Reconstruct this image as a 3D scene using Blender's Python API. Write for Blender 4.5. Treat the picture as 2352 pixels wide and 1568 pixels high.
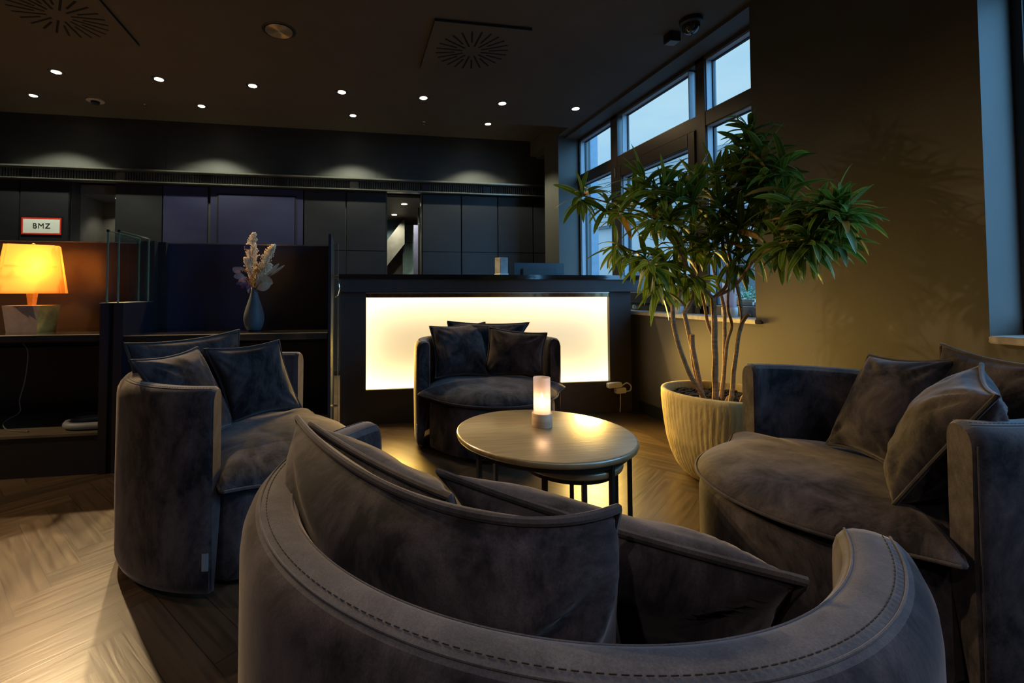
import bpy, bmesh, math, random
from mathutils import Vector, Matrix, noise as mnoise
PI = math.pi
rad = math.radians
for o in list(bpy.data.objects): bpy.data.objects.remove(o)
scn = bpy.context.scene
COL = scn.collection
random.seed(7)

# ------------------------------------------------------------------ camera
def make_camera():
    yaw, pitch, roll = .173559, .030923, -.001619
    s, c = math.sin(yaw), math.cos(yaw)
    fw, rt, up = Vector((s, c, 0)), Vector((c, -s, 0)), Vector((0, 0, 1))
    f2 = fw*math.cos(pitch) + up*math.sin(pitch)
    u2 = up*math.cos(pitch) - fw*math.sin(pitch)
    r2 = rt*math.cos(roll) + u2*math.sin(roll)
    u3 = u2*math.cos(roll) - rt*math.sin(roll)
    cam = bpy.data.cameras.new('camera')
    cam.sensor_fit = 'HORIZONTAL'; cam.sensor_width = 36
    cam.lens = 1074.61/2352*36
    cam.shift_x = (1176-995.8)/2352
    cam.shift_y = (635.93-784)/2352
    cam.clip_start = .02; cam.clip_end = 300
    o = bpy.data.objects.new('camera', cam); COL.objects.link(o)
    m = Matrix((r2, u3, -f2)).transposed().to_4x4(); m.translation = (0, 0, 1.1)
    o.matrix_world = m
    scn.camera = o
make_camera()

# ------------------------------------------------------------------ view, world
scn.view_settings.view_transform = 'Standard'
scn.view_settings.look = 'None'
scn.view_settings.exposure = 0
scn.view_settings.gamma = 1
scn.view_settings.use_curve_mapping = False

def make_world():
    w = bpy.data.worlds.new('dusk_sky'); scn.world = w; w.use_nodes = True
    n, l = w.node_tree.nodes, w.node_tree.links; n.clear()
    out = n.new('ShaderNodeOutputWorld'); bg = n.new('ShaderNodeBackground')
    tc = n.new('ShaderNodeTexCoord')
    no = n.new('ShaderNodeTexNoise'); no.inputs['Scale'].default_value = 3.5; no.inputs['Detail'].default_value = 4
    mp = n.new('ShaderNodeMapping'); mp.inputs['Scale'].default_value = (1, 1, 3)
    l.new(tc.outputs['Generated'], mp.inputs['Vector']); l.new(mp.outputs['Vector'], no.inputs['Vector'])
    cr = n.new('ShaderNodeValToRGB')
    cr.color_ramp.elements[0].position = .35; cr.color_ramp.elements[0].color = (.32, .61, .86, 1)
    cr.color_ramp.elements[1].position = .68; cr.color_ramp.elements[1].color = (.45, .72, .88, 1)
    l.new(no.outputs['Fac'], cr.inputs['Fac'])
    # bright blue lobe added to the unseen sky to strengthen the window light
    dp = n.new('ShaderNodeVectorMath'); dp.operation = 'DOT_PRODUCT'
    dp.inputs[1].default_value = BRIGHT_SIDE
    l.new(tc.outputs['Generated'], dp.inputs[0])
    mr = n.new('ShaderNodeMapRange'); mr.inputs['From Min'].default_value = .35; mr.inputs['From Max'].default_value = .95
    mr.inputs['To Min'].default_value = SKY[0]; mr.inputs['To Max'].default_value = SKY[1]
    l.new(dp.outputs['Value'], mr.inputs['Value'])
    mx = n.new('ShaderNodeMix'); mx.data_type = 'RGBA'; mx.inputs['B'].default_value = (.17, .46, .82, 1)
    m2 = n.new('ShaderNodeMapRange'); m2.inputs['From Min'].default_value = .35; m2.inputs['From Max'].default_value = .6
    l.new(dp.outputs['Value'], m2.inputs['Value']); l.new(m2.outputs['Result'], mx.inputs['Factor']); l.new(cr.outputs['Color'], mx.inputs['A'])
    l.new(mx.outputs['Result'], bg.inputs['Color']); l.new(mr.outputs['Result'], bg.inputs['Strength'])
    l.new(bg.outputs['Background'], out.inputs['Surface'])
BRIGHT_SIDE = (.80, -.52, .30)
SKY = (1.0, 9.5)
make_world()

# light strengths, all in one place
DOWNLIGHT_WATTS = [350, 320, 100, 18, 10, 8, 8]       # seven downlights of the ceiling row, from the left
WASH_WATTS = [120, 120, 120, 120]                          # four that wash the rear wall
ROOM_AND_FILL_DOWNLIGHTS = [(-4.2, 2.5, 240), (-1.1, -.9, 46), (.6, -1.2, 40), (1.9, -.4, 30)]  # last three are unseen lamps added as ambient fill
PANEL_STRENGTH = 1.0
PANEL_BEAM_WATTS = 88
WARM = (1, .66, .34)
FLOORWARM = (1, .70, .36)
SOFTWHITE = (1, .86, .86)
COOLWARM = (1, .90, .66)

# baked positions: pillow corners, plant stems and leaf rosettes, in metres
PILLOW_CORNERS = {'Cb': [(0.768, 3.726, 0.857), (1.437, 3.659, 0.842), (1.243, 3.611, 0.46), (0.724, 3.585, 0.46)],
 'Cl': [(0.588, 3.527, 0.832), (1.107, 3.812, 0.84), (1.006, 3.379, 0.475), (0.604, 3.374, 0.47)],
 'Cr': [(1.026, 3.406, 0.828), (1.411, 3.245, 0.793), (1.404, 3.307, 0.465), (0.972, 3.424, 0.465)],
 'Bb': [(-0.952, 2.2, 0.878), (-0.577, 2.586, 0.9), (-0.535, 2.594, 0.47), (-0.875, 2.162, 0.47)],
 'Bn': [(-0.831, 1.968, 0.838), (-0.695, 2.306, 0.845), (-0.554, 2.347, 0.475), (-0.604, 1.986, 0.47)],
 'Bf': [(-0.674, 2.344, 0.832), (-0.371, 2.534, 0.847), (-0.269, 2.649, 0.475), (-0.567, 2.412, 0.468)],
 'Ab': [(-0.114, 1.063, 0.825), (0.331, 0.552, 0.825), (0.419, 0.607, 0.46), (-0.067, 0.985, 0.46)],
 'Al': [(-0.087, 1.079, 0.805), (0.141, 0.68, 0.8), (0.279, 0.834, 0.47), (0.069, 1.161, 0.47)],
 'Ar': [(0.15, 0.798, 0.79), (0.515, 0.469, 0.765), (0.666, 0.655, 0.47), (0.357, 0.925, 0.47)],
 'Df': [(2.054, 1.561, 0.84), (2.075, 1.291, 0.862), (1.878, 1.345, 0.475), (1.903, 1.613, 0.48)],
 'Dn': [(1.914, 1.137, 0.872), (1.644, 0.948, 0.828), (1.6, 1.164, 0.455), (2.032, 1.405, 0.47)],
 'Db': [(2.106, 1.358, 0.905), (2.025, 1.012, 0.875), (1.967, 1.028, 0.47), (2.144, 1.436, 0.47)]}
PILLOW_TOP_MIDDLE = {'Ab': (0.089, 0.632, 0.82)}
STEM_PATHS = {'s1': ([(1.913, 2.345, 0.506), (1.857, 2.35, 0.657), (1.79, 2.336, 0.806), (1.763, 2.337, 0.927), (1.758, 2.335, 1.028)], (0.014, 0.011)), 's1a': ([(1.758, 2.335, 1.028), (1.709, 2.322, 1.082), (1.599, 2.258, 1.131), (1.564, 2.26, 1.259)], (0.009, 0.005)), 's1b': ([(1.758, 2.335, 1.028), (1.808, 2.345, 1.071), (1.833, 2.369, 1.145), (1.825, 2.418, 1.246)], (0.009, 0.005)), 's2': ([(1.979, 2.394, 0.492), (1.953, 2.414, 0.643), (1.933, 2.413, 0.794), (1.893, 2.415, 0.975)], (0.015, 0.011)), 's2a': ([(1.893, 2.415, 0.975), (1.951, 2.422, 1.045), (1.956, 2.419, 1.116), (1.899, 2.406, 1.196), (1.862, 2.408, 1.372), (1.778, 2.367, 1.515)], (0.01, 0.005)), 's2n': ([(1.949, 2.397, 0.572), (1.914, 2.376, 0.774), (1.895, 2.357, 0.855)], (0.013, 0.012)), 's3': ([(2.101, 2.444, 0.476), (2.113, 2.436, 0.686), (2.1, 2.434, 0.809), (2.062, 2.438, 0.909), (2.041, 2.438, 1.019), (2.01, 2.439, 1.172), (1.972, 2.439, 1.377)], (0.013, 0.006)), 's4': ([(2.032, 2.355, 0.491), (2.029, 2.35, 0.652), (2.026, 2.344, 0.874), (2.018, 2.339, 1.061)], (0.017, 0.015)), 's4a': ([(2.018, 2.339, 1.061), (1.937, 2.351, 1.145), (1.822, 2.316, 1.265), (1.788, 2.319, 1.362), (1.828, 2.308, 1.507), (1.863, 2.298, 1.604)], (0.01, 0.005)), 's4b': ([(2.018, 2.339, 1.061), (2.051, 2.28, 1.132), (2.06, 2.275, 1.24), (2.031, 2.277, 1.361), (2.042, 2.27, 1.506), (2.125, 2.25, 1.676), (2.172, 2.235, 1.893), (2.176, 2.231, 1.99)], (0.01, 0.005)), 's4c': ([(2.035, 2.336, 1.071), (2.063, 2.227, 1.131), (2.04, 2.075, 1.263), (2.026, 1.923, 1.326), (2.054, 1.816, 1.336)], (0.009, 0.005)), 's5': ([(2.162, 2.464, 0.469), (2.184, 2.454, 0.681), (2.184, 2.448, 0.862), (2.178, 2.444, 1.017), (2.136, 2.466, 1.225), (2.097, 2.466, 1.434), (2.135, 2.45, 1.746)], (0.013, 0.006)), 's6': ([(2.121, 2.41, 0.488), (2.115, 2.362, 0.771), (2.12, 2.326, 0.898), (2.101, 2.327, 0.997), (2.107, 2.322, 1.12), (2.103, 2.267, 1.265), (2.136, 2.153, 1.491)], (0.01, 0.005)), 's7': ([(2.077, 2.295, 0.51), (2.1, 2.286, 0.684), (2.121, 2.277, 0.853), (2.137, 2.271, 0.95), (2.108, 2.27, 1.144), (2.069, 2.272, 1.289), (2.05, 2.271, 1.434), (2.006, 2.274, 1.579)], (0.013, 0.006)), 's7n': ([(2.133, 2.273, 0.914), (2.132, 2.241, 0.957), (2.138, 2.219, 0.972)], (0.01, 0.009)), 'r1': ([(2.05, 2.271, 1.434), (2.048, 2.119, 1.449), (2.06, 1.964, 1.455), (2.073, 1.809, 1.452), (2.159, 1.742, 1.496), (2.177, 1.72, 1.463)], (0.007, 0.004)), 'l1': ([(1.793, 2.318, 1.362), (1.713, 2.429, 1.523), (1.651, 2.59, 1.605), (1.56, 2.705, 1.667), (1.468, 2.771, 1.71)], (0.007, 0.004)), 'l2': ([(1.825, 2.418, 1.246), (1.745, 2.481, 1.313), (1.648, 2.547, 1.343), (1.599, 2.605, 1.388)], (0.007, 0.004)), 'l3': ([(1.863, 2.298, 1.604), (1.792, 2.309, 1.652), (1.729, 2.371, 1.675), (1.662, 2.431, 1.724)], (0.006, 0.004)), 't1': ([(2.125, 2.25, 1.676), (2.137, 2.095, 1.711), (2.181, 2.035, 1.743), (2.2, 1.982, 1.707)], (0.006, 0.004))}
ROSETTES = [((1.457, 2.772, 1.716), 14, 0.19, 0),
 ((1.587, 2.701, 1.658), 7, 0.18, 0),
 ((1.625, 2.594, 1.6), 9, 0.19, 0),
 ((1.656, 2.485, 1.659), 10, 0.2, 1),
 ((1.662, 2.431, 1.736), 9, 0.2, 1),
 ((1.729, 2.371, 1.675), 12, 0.2, 1),
 ((1.713, 2.429, 1.523), 12, 0.18, 0),
 ((1.599, 2.605, 1.388), 9, 0.15, -1),
 ((1.648, 2.548, 1.33), 10, 0.15, -1),
 ((1.695, 2.49, 1.301), 10, 0.16, -1),
 ((1.599, 2.258, 1.131), 9, 0.17, -1),
 ((1.564, 2.261, 1.247), 10, 0.16, -1),
 ((1.755, 2.379, 1.268), 11, 0.17, -1),
 ((1.825, 2.419, 1.221), 9, 0.16, -1),
 ((1.778, 2.367, 1.515), 13, 0.18, 0),
 ((1.862, 2.408, 1.372), 13, 0.17, 0),
 ((1.899, 2.406, 1.196), 9, 0.16, -1),
 ((1.863, 2.298, 1.604), 14, 0.18, 0),
 ((1.792, 2.31, 1.64), 12, 0.18, 1),
 ((1.959, 2.379, 1.723), 12, 0.18, 1),
 ((2.134, 2.448, 1.785), 14, 0.18, 1),
 ((2.018, 2.272, 1.579), 14, 0.18, 0),
 ((2.06, 2.42, 1.479), 14, 0.18, 0),
 ((1.972, 2.439, 1.377), 12, 0.17, 0),
 ((2.01, 2.439, 1.172), 8, 0.16, -1),
 ((2.007, 2.281, 1.361), 14, 0.17, 0),
 ((2.042, 2.27, 1.506), 14, 0.18, 0),
 ((2.079, 2.271, 1.265), 9, 0.16, -1),
 ((2.176, 2.231, 2.0), 13, 0.15, 1),
 ((2.16, 2.237, 1.917), 13, 0.16, 1),
 ((2.177, 2.184, 1.866), 11, 0.17, 0),
 ((2.165, 2.288, 1.859), 13, 0.17, 0),
 ((2.154, 2.191, 1.771), 13, 0.18, 0),
 ((2.125, 2.25, 1.7), 14, 0.18, 0),
 ((2.132, 2.348, 1.773), 12, 0.18, 0),
 ((2.169, 2.137, 1.816), 8, 0.19, 0),
 ((2.135, 2.148, 1.653), 13, 0.18, 0),
 ((2.159, 2.091, 1.711), 12, 0.18, 0),
 ((2.181, 2.036, 1.731), 9, 0.18, 0),
 ((2.136, 1.997, 1.598), 10, 0.17, -1),
 ((2.135, 2.151, 1.537), 13, 0.18, 0),
 ((2.044, 2.17, 1.444), 12, 0.17, 0),
 ((2.094, 2.007, 1.511), 10, 0.17, -1),
 ((2.082, 2.116, 1.346), 10, 0.16, -1),
 ((2.026, 1.923, 1.336), 12, 0.16, -1),
 ((2.061, 1.866, 1.321), 12, 0.16, -1),
 ((2.073, 1.813, 1.346), 12, 0.16, -1),
 ((2.122, 1.773, 1.362), 10, 0.15, -1),
 ((2.081, 1.859, 1.443), 11, 0.17, -1),
 ((2.093, 1.806, 1.455), 11, 0.17, 0),
 ((2.112, 1.781, 1.492), 11, 0.17, 0),
 ((2.131, 1.747, 1.486), 12, 0.15, 1),
 ((2.148, 1.725, 1.463), 13, 0.13, 0),
 ((2.16, 1.744, 1.427), 10, 0.15, -1),
 ((2.087, 1.907, 1.514), 9, 0.18, 0)]

# ------------------------------------------------------------------ materials
def newmat(name):
    m = bpy.data.materials.new(name); m.use_nodes = True
    n = m.node_tree.nodes; b = n['Principled BSDF']
    return m, n, m.node_tree.links, b
def simple(name, col, rough=.5, metal=0, var=.12, scale=12, bump=0, spec=.5, coat=0, bscale=None, stretch=(1, 1, 1), coords='Object'):
    m, n, l, b = newmat(name)
    tc = n.new('ShaderNodeTexCoord'); mp = n.new('ShaderNodeMapping'); mp.inputs['Scale'].default_value = stretch
    l.new(tc.outputs[coords], mp.inputs['Vector'])
    no = n.new('ShaderNodeTexNoise'); no.inputs['Scale'].default_value = scale; no.inputs['Detail'].default_value = 5
    l.new(mp.outputs['Vector'], no.inputs['Vector'])
    cr = n.new('ShaderNodeValToRGB')
    cr.color_ramp.elements[0].position = .3; cr.color_ramp.elements[1].position = .7
    cr.color_ramp.elements[0].color = (*[c*(1-var) for c in col], 1)
    cr.color_ramp.elements[1].color = (*[min(1, c*(1+var)) for c in col], 1)
    l.new(no.outputs['Fac'], cr.inputs['Fac']); l.new(cr.outputs['Color'], b.inputs['Base Color'])
    b.inputs['Roughness'].default_value = rough; b.inputs['Metallic'].default_value = metal
    b.inputs['Specular IOR Level'].default_value = spec; b.inputs['Coat Weight'].default_value = coat; b.inputs['Coat Roughness'].default_value = .22 if rough > .3 else .03
    if bump:
        n2 = n.new('ShaderNodeTexNoise'); n2.inputs['Scale'].default_value = bscale or scale*3; n2.inputs['Detail'].default_value = 4
        l.new(mp.outputs['Vector'], n2.inputs['Vector'])
        bp = n.new('ShaderNodeBump'); bp.inputs['Strength'].default_value = bump; bp.inputs['Distance'].default_value = .01
        l.new(n2.outputs['Fac'], bp.inputs['Height']); l.new(bp.outputs['Normal'], b.inputs['Normal'])
    return m
def velvet(name, dark, light, sheen=.6, tint=(.5, .45, .45)):
    m, n, l, b = newmat(name)
    tc = n.new('ShaderNodeTexCoord'); oi = n.new('ShaderNodeObjectInfo')
    mul = n.new('ShaderNodeMath'); mul.operation = 'MULTIPLY'; mul.inputs[1].default_value = 37
    l.new(oi.outputs['Random'], mul.inputs[0])
    n1 = n.new('ShaderNodeTexNoise'); n1.noise_dimensions = '4D'
    n1.inputs['Scale'].default_value = 7; n1.inputs['Detail'].default_value = 5; n1.inputs['Roughness'].default_value = .72; n1.inputs['Distortion'].default_value = .5
    mp = n.new('ShaderNodeMapping'); mp.inputs['Scale'].default_value = (1, 1, .55)
    l.new(tc.outputs['Object'], mp.inputs['Vector'])
    l.new(mp.outputs['Vector'], n1.inputs['Vector']); l.new(mul.outputs['Value'], n1.inputs['W'])
    cr = n.new('ShaderNodeValToRGB'); e = cr.color_ramp.elements
    e[0].position = .40; e[0].color = (*dark, 1); e[1].position = .62; e[1].color = (*light, 1)
    l.new(n1.outputs['Fac'], cr.inputs['Fac'])
    n2 = n.new('ShaderNodeTexNoise'); n2.inputs['Scale'].default_value = 420; n2.inputs['Detail'].default_value = 2
    l.new(tc.outputs['Object'], n2.inputs['Vector'])
    mx = n.new('ShaderNodeMix'); mx.data_type = 'RGBA'; mx.blend_type = 'OVERLAY'; mx.inputs['Factor'].default_value = .45
    l.new(cr.outputs['Color'], mx.inputs['A']); l.new(n2.outputs['Fac'], mx.inputs['B'])
    l.new(mx.outputs['Result'], b.inputs['Base Color'])
    b.inputs['Roughness'].default_value = .85; b.inputs['Specular IOR Level'].default_value = .15
    b.inputs['Sheen Weight'].default_value = sheen; b.inputs['Sheen Roughness'].default_value = .38
    b.inputs['Sheen Tint'].default_value = (*tint, 1)
    bp = n.new('ShaderNodeBump'); bp.inputs['Strength'].default_value = .25; bp.inputs['Distance'].default_value = .004
    n3 = n.new('ShaderNodeTexNoise'); n3.inputs['Scale'].default_value = 14; n3.inputs['Detail'].default_value = 4
    l.new(tc.outputs['Object'], n3.inputs['Vector'])
    ad = n.new('ShaderNodeMath'); ad.operation = 'MULTIPLY_ADD'; ad.inputs[1].default_value = .12
    l.new(n2.outputs['Fac'], ad.inputs[0]); l.new(n3.outputs['Fac'], ad.inputs[2])
    l.new(ad.outputs['Value'], bp.inputs['Height']); l.new(bp.outputs['Normal'], b.inputs['Normal'])
    return m
def emit(name, col, strength):
    m, n, l, b = newmat(name)
    b.inputs['Base Color'].default_value = (.8, .8, .8, 1)
    b.inputs['Emission Color'].default_value = (*col, 1); b.inputs['Emission Strength'].default_value = strength
    return m
def clear_glass(name, tint=(.85, .95, .92), refl=.08, rough=0.0, frost=0, fres=.35):
    m, n, l, b = newmat(name); n.remove(b)
    out = [x for x in n if x.type == 'OUTPUT_MATERIAL'][0]
    tr = n.new('ShaderNodeBsdfTransparent'); tr.inputs['Color'].default_value = (*tint, 1)
    gl = n.new('ShaderNodeBsdfGlossy'); gl.inputs['Roughness'].default_value = rough; gl.inputs['Color'].default_value = (.9, .95, 1, 1)
    lw = n.new('ShaderNodeLayerWeight'); lw.inputs['Blend'].default_value = .25
    mr = n.new('ShaderNodeMath'); mr.operation = 'MULTIPLY_ADD'; mr.inputs[1].default_value = fres; mr.inputs[2].default_value = refl*.5
    mr.use_clamp = True
    l.new(lw.outputs['Fresnel'], mr.inputs[0])
    mx = n.new('ShaderNodeMixShader'); l.new(mr.outputs['Value'], mx.inputs['Fac'])
    l.new(tr.outputs[0], mx.inputs[1]); l.new(gl.outputs[0], mx.inputs[2])
    last = mx
    if frost:
        tl = n.new('ShaderNodeBsdfTranslucent'); tl.inputs['Color'].default_value = (.95, .88, .86, 1)
        df = n.new('ShaderNodeBsdfDiffuse'); df.inputs['Color'].default_value = (.75, .68, .68, 1)
        a = n.new('ShaderNodeMixShader'); a.inputs['Fac'].default_value = .35
        l.new(tl.outputs[0], a.inputs[1]); l.new(df.outputs[0], a.inputs[2])
        f = n.new('ShaderNodeMixShader'); f.inputs['Fac'].default_value = frost
        l.new(mx.outputs[0], f.inputs[1]); l.new(a.outputs[0], f.inputs[2]); last = f
    l.new(last.outputs[0], out.inputs['Surface'])
    return m
def floor_material():
    m, n, l, b = newmat('herringbone_oak')
    uv = n.new('ShaderNodeUVMap'); uv.uv_map = 'plank'
    at = n.new('ShaderNodeAttribute'); at.attribute_name = 'tone'; at.attribute_type = 'GEOMETRY'
    sx = n.new('ShaderNodeSeparateXYZ'); l.new(uv.outputs['UV'], sx.inputs[0])
    # offset grain per plank
    cmb = n.new('ShaderNodeCombineXYZ')
    sc = n.new('ShaderNodeMath'); sc.operation = 'MULTIPLY'; sc.inputs[1].default_value = 60; l.new(at.outputs['Fac'], sc.inputs[0])
    x2 = n.new('ShaderNodeMath'); x2.operation = 'MULTIPLY'; x2.inputs[1].default_value = 3.5; l.new(sx.outputs['X'], x2.inputs[0])
    y2 = n.new('ShaderNodeMath'); y2.operation = 'MULTIPLY'; y2.inputs[1].default_value = 45; l.new(sx.outputs['Y'], y2.inputs[0])
    l.new(x2.outputs[0], cmb.inputs['X']); l.new(y2.outputs[0], cmb.inputs['Y']); l.new(sc.outputs[0], cmb.inputs['Z'])
    g = n.new('ShaderNodeTexNoise'); g.inputs['Scale'].default_value = 1; g.inputs['Detail'].default_value = 6; g.inputs['Distortion'].default_value = .6
    l.new(cmb.outputs[0], g.inputs['Vector'])
    cr = n.new('ShaderNodeValToRGB'); e = cr.color_ramp.elements
    e[0].position = .32; e[0].color = (.050, .032, .0175, 1); e[1].position = .68; e[1].color = (.090, .059, .033, 1)
    l.new(g.outputs['Fac'], cr.inputs['Fac'])
    mr = n.new('ShaderNodeMapRange'); mr.inputs['To Min'].default_value = .68; mr.inputs['To Max'].default_value = 1.22
    l.new(at.outputs['Fac'], mr.inputs['Value'])
    mul = n.new('ShaderNodeMix'); mul.data_type = 'RGBA'; mul.blend_type = 'MULTIPLY'; mul.inputs['Factor'].default_value = 1
    l.new(cr.outputs['Color'], mul.inputs['A']); l.new(mr.outputs['Result'], mul.inputs['B'])
    # joint between boards: y runs 0..width
    j1 = n.new('ShaderNodeMath'); j1.operation = 'LESS_THAN'; j1.inputs[1].default_value = .0022; l.new(sx.outputs['Y'], j1.inputs[0])
    j2 = n.new('ShaderNodeMath'); j2.operation = 'LESS_THAN'; j2.inputs[1].default_value = .0022; l.new(sx.outputs['X'], j2.inputs[0])
    jm = n.new('ShaderNodeMath'); jm.operation = 'MAXIMUM'; l.new(j1.outputs[0], jm.inputs[0]); l.new(j2.outputs[0], jm.inputs[1])
    mj = n.new('ShaderNodeMix'); mj.data_type = 'RGBA'; l.new(jm.outputs[0], mj.inputs['Factor'])
    l.new(mul.outputs['Result'], mj.inputs['A']); mj.inputs['B'].default_value = (.012, .009, .007, 1)
    l.new(mj.outputs['Result'], b.inputs['Base Color'])
    rr = n.new('ShaderNodeMapRange'); rr.inputs['To Min'].default_value = .26; rr.inputs['To Max'].default_value = .40
    l.new(g.outputs['Fac'], rr.inputs['Value']); l.new(rr.outputs['Result'], b.inputs['Roughness'])
    b.inputs['Specular IOR Level'].default_value = .5; b.inputs['IOR'].default_value = 1.75
    bp = n.new('ShaderNodeBump'); bp.inputs['Strength'].default_value = .18; bp.inputs['Distance'].default_value = .003
    l.new(g.outputs['Fac'], bp.inputs['Height']); l.new(bp.outputs['Normal'], b.inputs['Normal'])
    return m
def panel_material():
    # back-lit acrylic sheet: LED rows along its top, bottom and side edges make those zones brighter
    m, n, l, b = newmat('backlit_acrylic')
    uv = n.new('ShaderNodeUVMap'); uv.uv_map = 'sheet'
    sx = n.new('ShaderNodeSeparateXYZ'); l.new(uv.outputs['UV'], sx.inputs[0])
    def edge(sock, p, k):
        a = n.new('ShaderNodeMath'); a.operation = 'MULTIPLY_ADD'; a.inputs[1].default_value = 2; a.inputs[2].default_value = -1; l.new(sock, a.inputs[0])
        c = n.new('ShaderNodeMath'); c.operation = 'ABSOLUTE'; l.new(a.outputs[0], c.inputs[0])
        d = n.new('ShaderNodeMath'); d.operation = 'POWER'; d.inputs[1].default_value = p; l.new(c.outputs[0], d.inputs[0])
        f = n.new('ShaderNodeMath'); f.operation = 'MULTIPLY'; f.inputs[1].default_value = k; l.new(d.outputs[0], f.inputs[0])
        return f.outputs[0]
    ey = edge(sx.outputs['Y'], 2.6, 2.2); ex = edge(sx.outputs['X'], 7, .9)
    s = n.new('ShaderNodeMath'); s.operation = 'ADD'; l.new(ey, s.inputs[0]); l.new(ex, s.inputs[1])
    s2 = n.new('ShaderNodeMath'); s2.operation = 'ADD'; s2.inputs[1].default_value = .74; l.new(s.outputs[0], s2.inputs[0])
    s3 = n.new('ShaderNodeMath'); s3.operation = 'MULTIPLY'; s3.inputs[1].default_value = PANEL_STRENGTH; l.new(s2.outputs[0], s3.inputs[0])
    b.inputs['Base Color'].default_value = (.8, .75, .65, 1); b.inputs['Roughness'].default_value = .4
    b.inputs['Emission Color'].default_value = (1, .75, .375, 1)
    l.new(s3.outputs[0], b.inputs['Emission Strength'])
    return m

# ------------------------------------------------------------------ mesh helpers
ROOT = {}          # name of a root Empty -> its matrix
def box(bm, lo, hi, bevel=0, M=None):
    ret = bmesh.ops.create_cube(bm, size=1)
    vs = ret['verts']
    c = [(lo[i]+hi[i])/2 for i in range(3)]; s = [max(1e-5, hi[i]-lo[i]) for i in range(3)]
    for v in vs: v.co = Vector((v.co.x*s[0]+c[0], v.co.y*s[1]+c[1], v.co.z*s[2]+c[2]))
    if bevel:
        es = list({e for v in vs for e in v.link_edges})
        r = bmesh.ops.bevel(bm, geom=es, offset=bevel, segments=2, affect='EDGES', clamp_overlap=True)
        vs = list({v for f in r['faces'] for v in f.verts} | {v for v in vs if v.is_valid})
    if M is not None: bmesh.ops.transform(bm, matrix=M, verts=[v for v in vs if v.is_valid])
    return vs
def tube(bm, pts, r0, r1=None, n=8, caps=True):
    r1 = r0 if r1 is None else r1
    pts = [Vector(p) for p in pts]; rings = []; up = None
    for i, p in enumerate(pts):
        d = (pts[min(i+1, len(pts)-1)]-pts[max(i-1, 0)]).normalized()
        if up is None:
            up = d.orthogonal().normalized()
        else:
            up = (up - d*up.dot(d)).normalized()
        s = d.cross(up); t = i/(len(pts)-1); r = r0+(r1-r0)*t
        rings.append([bm.verts.new(p+(up*math.cos(2*PI*k/n)+s*math.sin(2*PI*k/n))*r) for k in range(n)])
    for a, b in zip(rings, rings[1:]):
        for k in range(n): bm.faces.new((a[k], a[(k+1) % n], b[(k+1) % n], b[k]))
    if caps: bm.faces.new(rings[0][::-1]); bm.faces.new(rings[-1])
def closed_tube(bm, pts, r, n=6):
    pts = [Vector(p) for p in pts]; N = len(pts); rings = []; up = None
    for i, p in enumerate(pts):
        d = (pts[(i+1) % N]-pts[i-1]).normalized()
        up = d.orthogonal().normalized() if up is None else (up-d*up.dot(d)).normalized()
        s = d.cross(up)
        rings.append([bm.verts.new(p+(up*math.cos(2*PI*k/n)+s*math.sin(2*PI*k/n))*r) for k in range(n)])
    for i in range(N):
        a, b = rings[i], rings[(i+1) % N]
        for k in range(n): bm.faces.new((a[k], a[(k+1) % n], b[(k+1) % n], b[k]))
def smooth_path(pts, k=6):
    pts = [Vector(p) for p in pts]; out = []
    for i in range(len(pts)-1):
        p0, p1, p2, p3 = pts[max(i-1, 0)], pts[i], pts[i+1], pts[min(i+2, len(pts)-1)]
        for j in range(k):
            t = j/k
            out.append(.5*((2*p1)+(p2-p0)*t+(2*p0-5*p1+4*p2-p3)*t*t+(3*p1-p0-3*p2+p3)*t**3))
    out.append(pts[-1]); return out
def lathe(bm, prof, c=(0, 0, 0), n=48, caps=True, wob=None):
    rings = []
    for r, z in prof:
        rings.append([bm.verts.new((c[0]+(r+(wob(2*PI*k/n, z) if wob else 0))*math.cos(2*PI*k/n), c[1]+(r+(wob(2*PI*k/n, z) if wob else 0))*math.sin(2*PI*k/n), c[2]+z)) for k in range(n)])
    for a, b in zip(rings, rings[1:]):
        for k in range(n): bm.faces.new((a[k], a[(k+1) % n], b[(k+1) % n], b[k]))
    if caps:
        if prof[0][0] > 1e-4: bm.faces.new(rings[0][::-1])
        if prof[-1][0] > 1e-4: bm.faces.new(rings[-1])
def prism(bm, poly, z0, z1, M=None):
    a = [bm.verts.new((x, y, z0)) for x, y in poly]; b = [bm.verts.new((x, y, z1)) for x, y in poly]; n = len(poly)
    bm.faces.new(a[::-1]); bm.faces.new(b)
    for k in range(n): bm.faces.new((a[k], a[(k+1) % n], b[(k+1) % n], b[k]))
    if M is not None: bmesh.ops.transform(bm, matrix=M, verts=a+b)
def thing(name, label, cat, loc=(0, 0, 0), rotz=0, group=None):
    o = bpy.data.objects.new(name, None); COL.objects.link(o); o.empty_display_size = .1
    o.location = loc; o.rotation_euler = (0, 0, rotz)
    o['label'] = label; o['category'] = cat
    if group: o['group'] = group
    ROOT[o.name] = Matrix.Translation(Vector(loc)) @ Matrix.Rotation(rotz, 4, 'Z')
    return o
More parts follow.
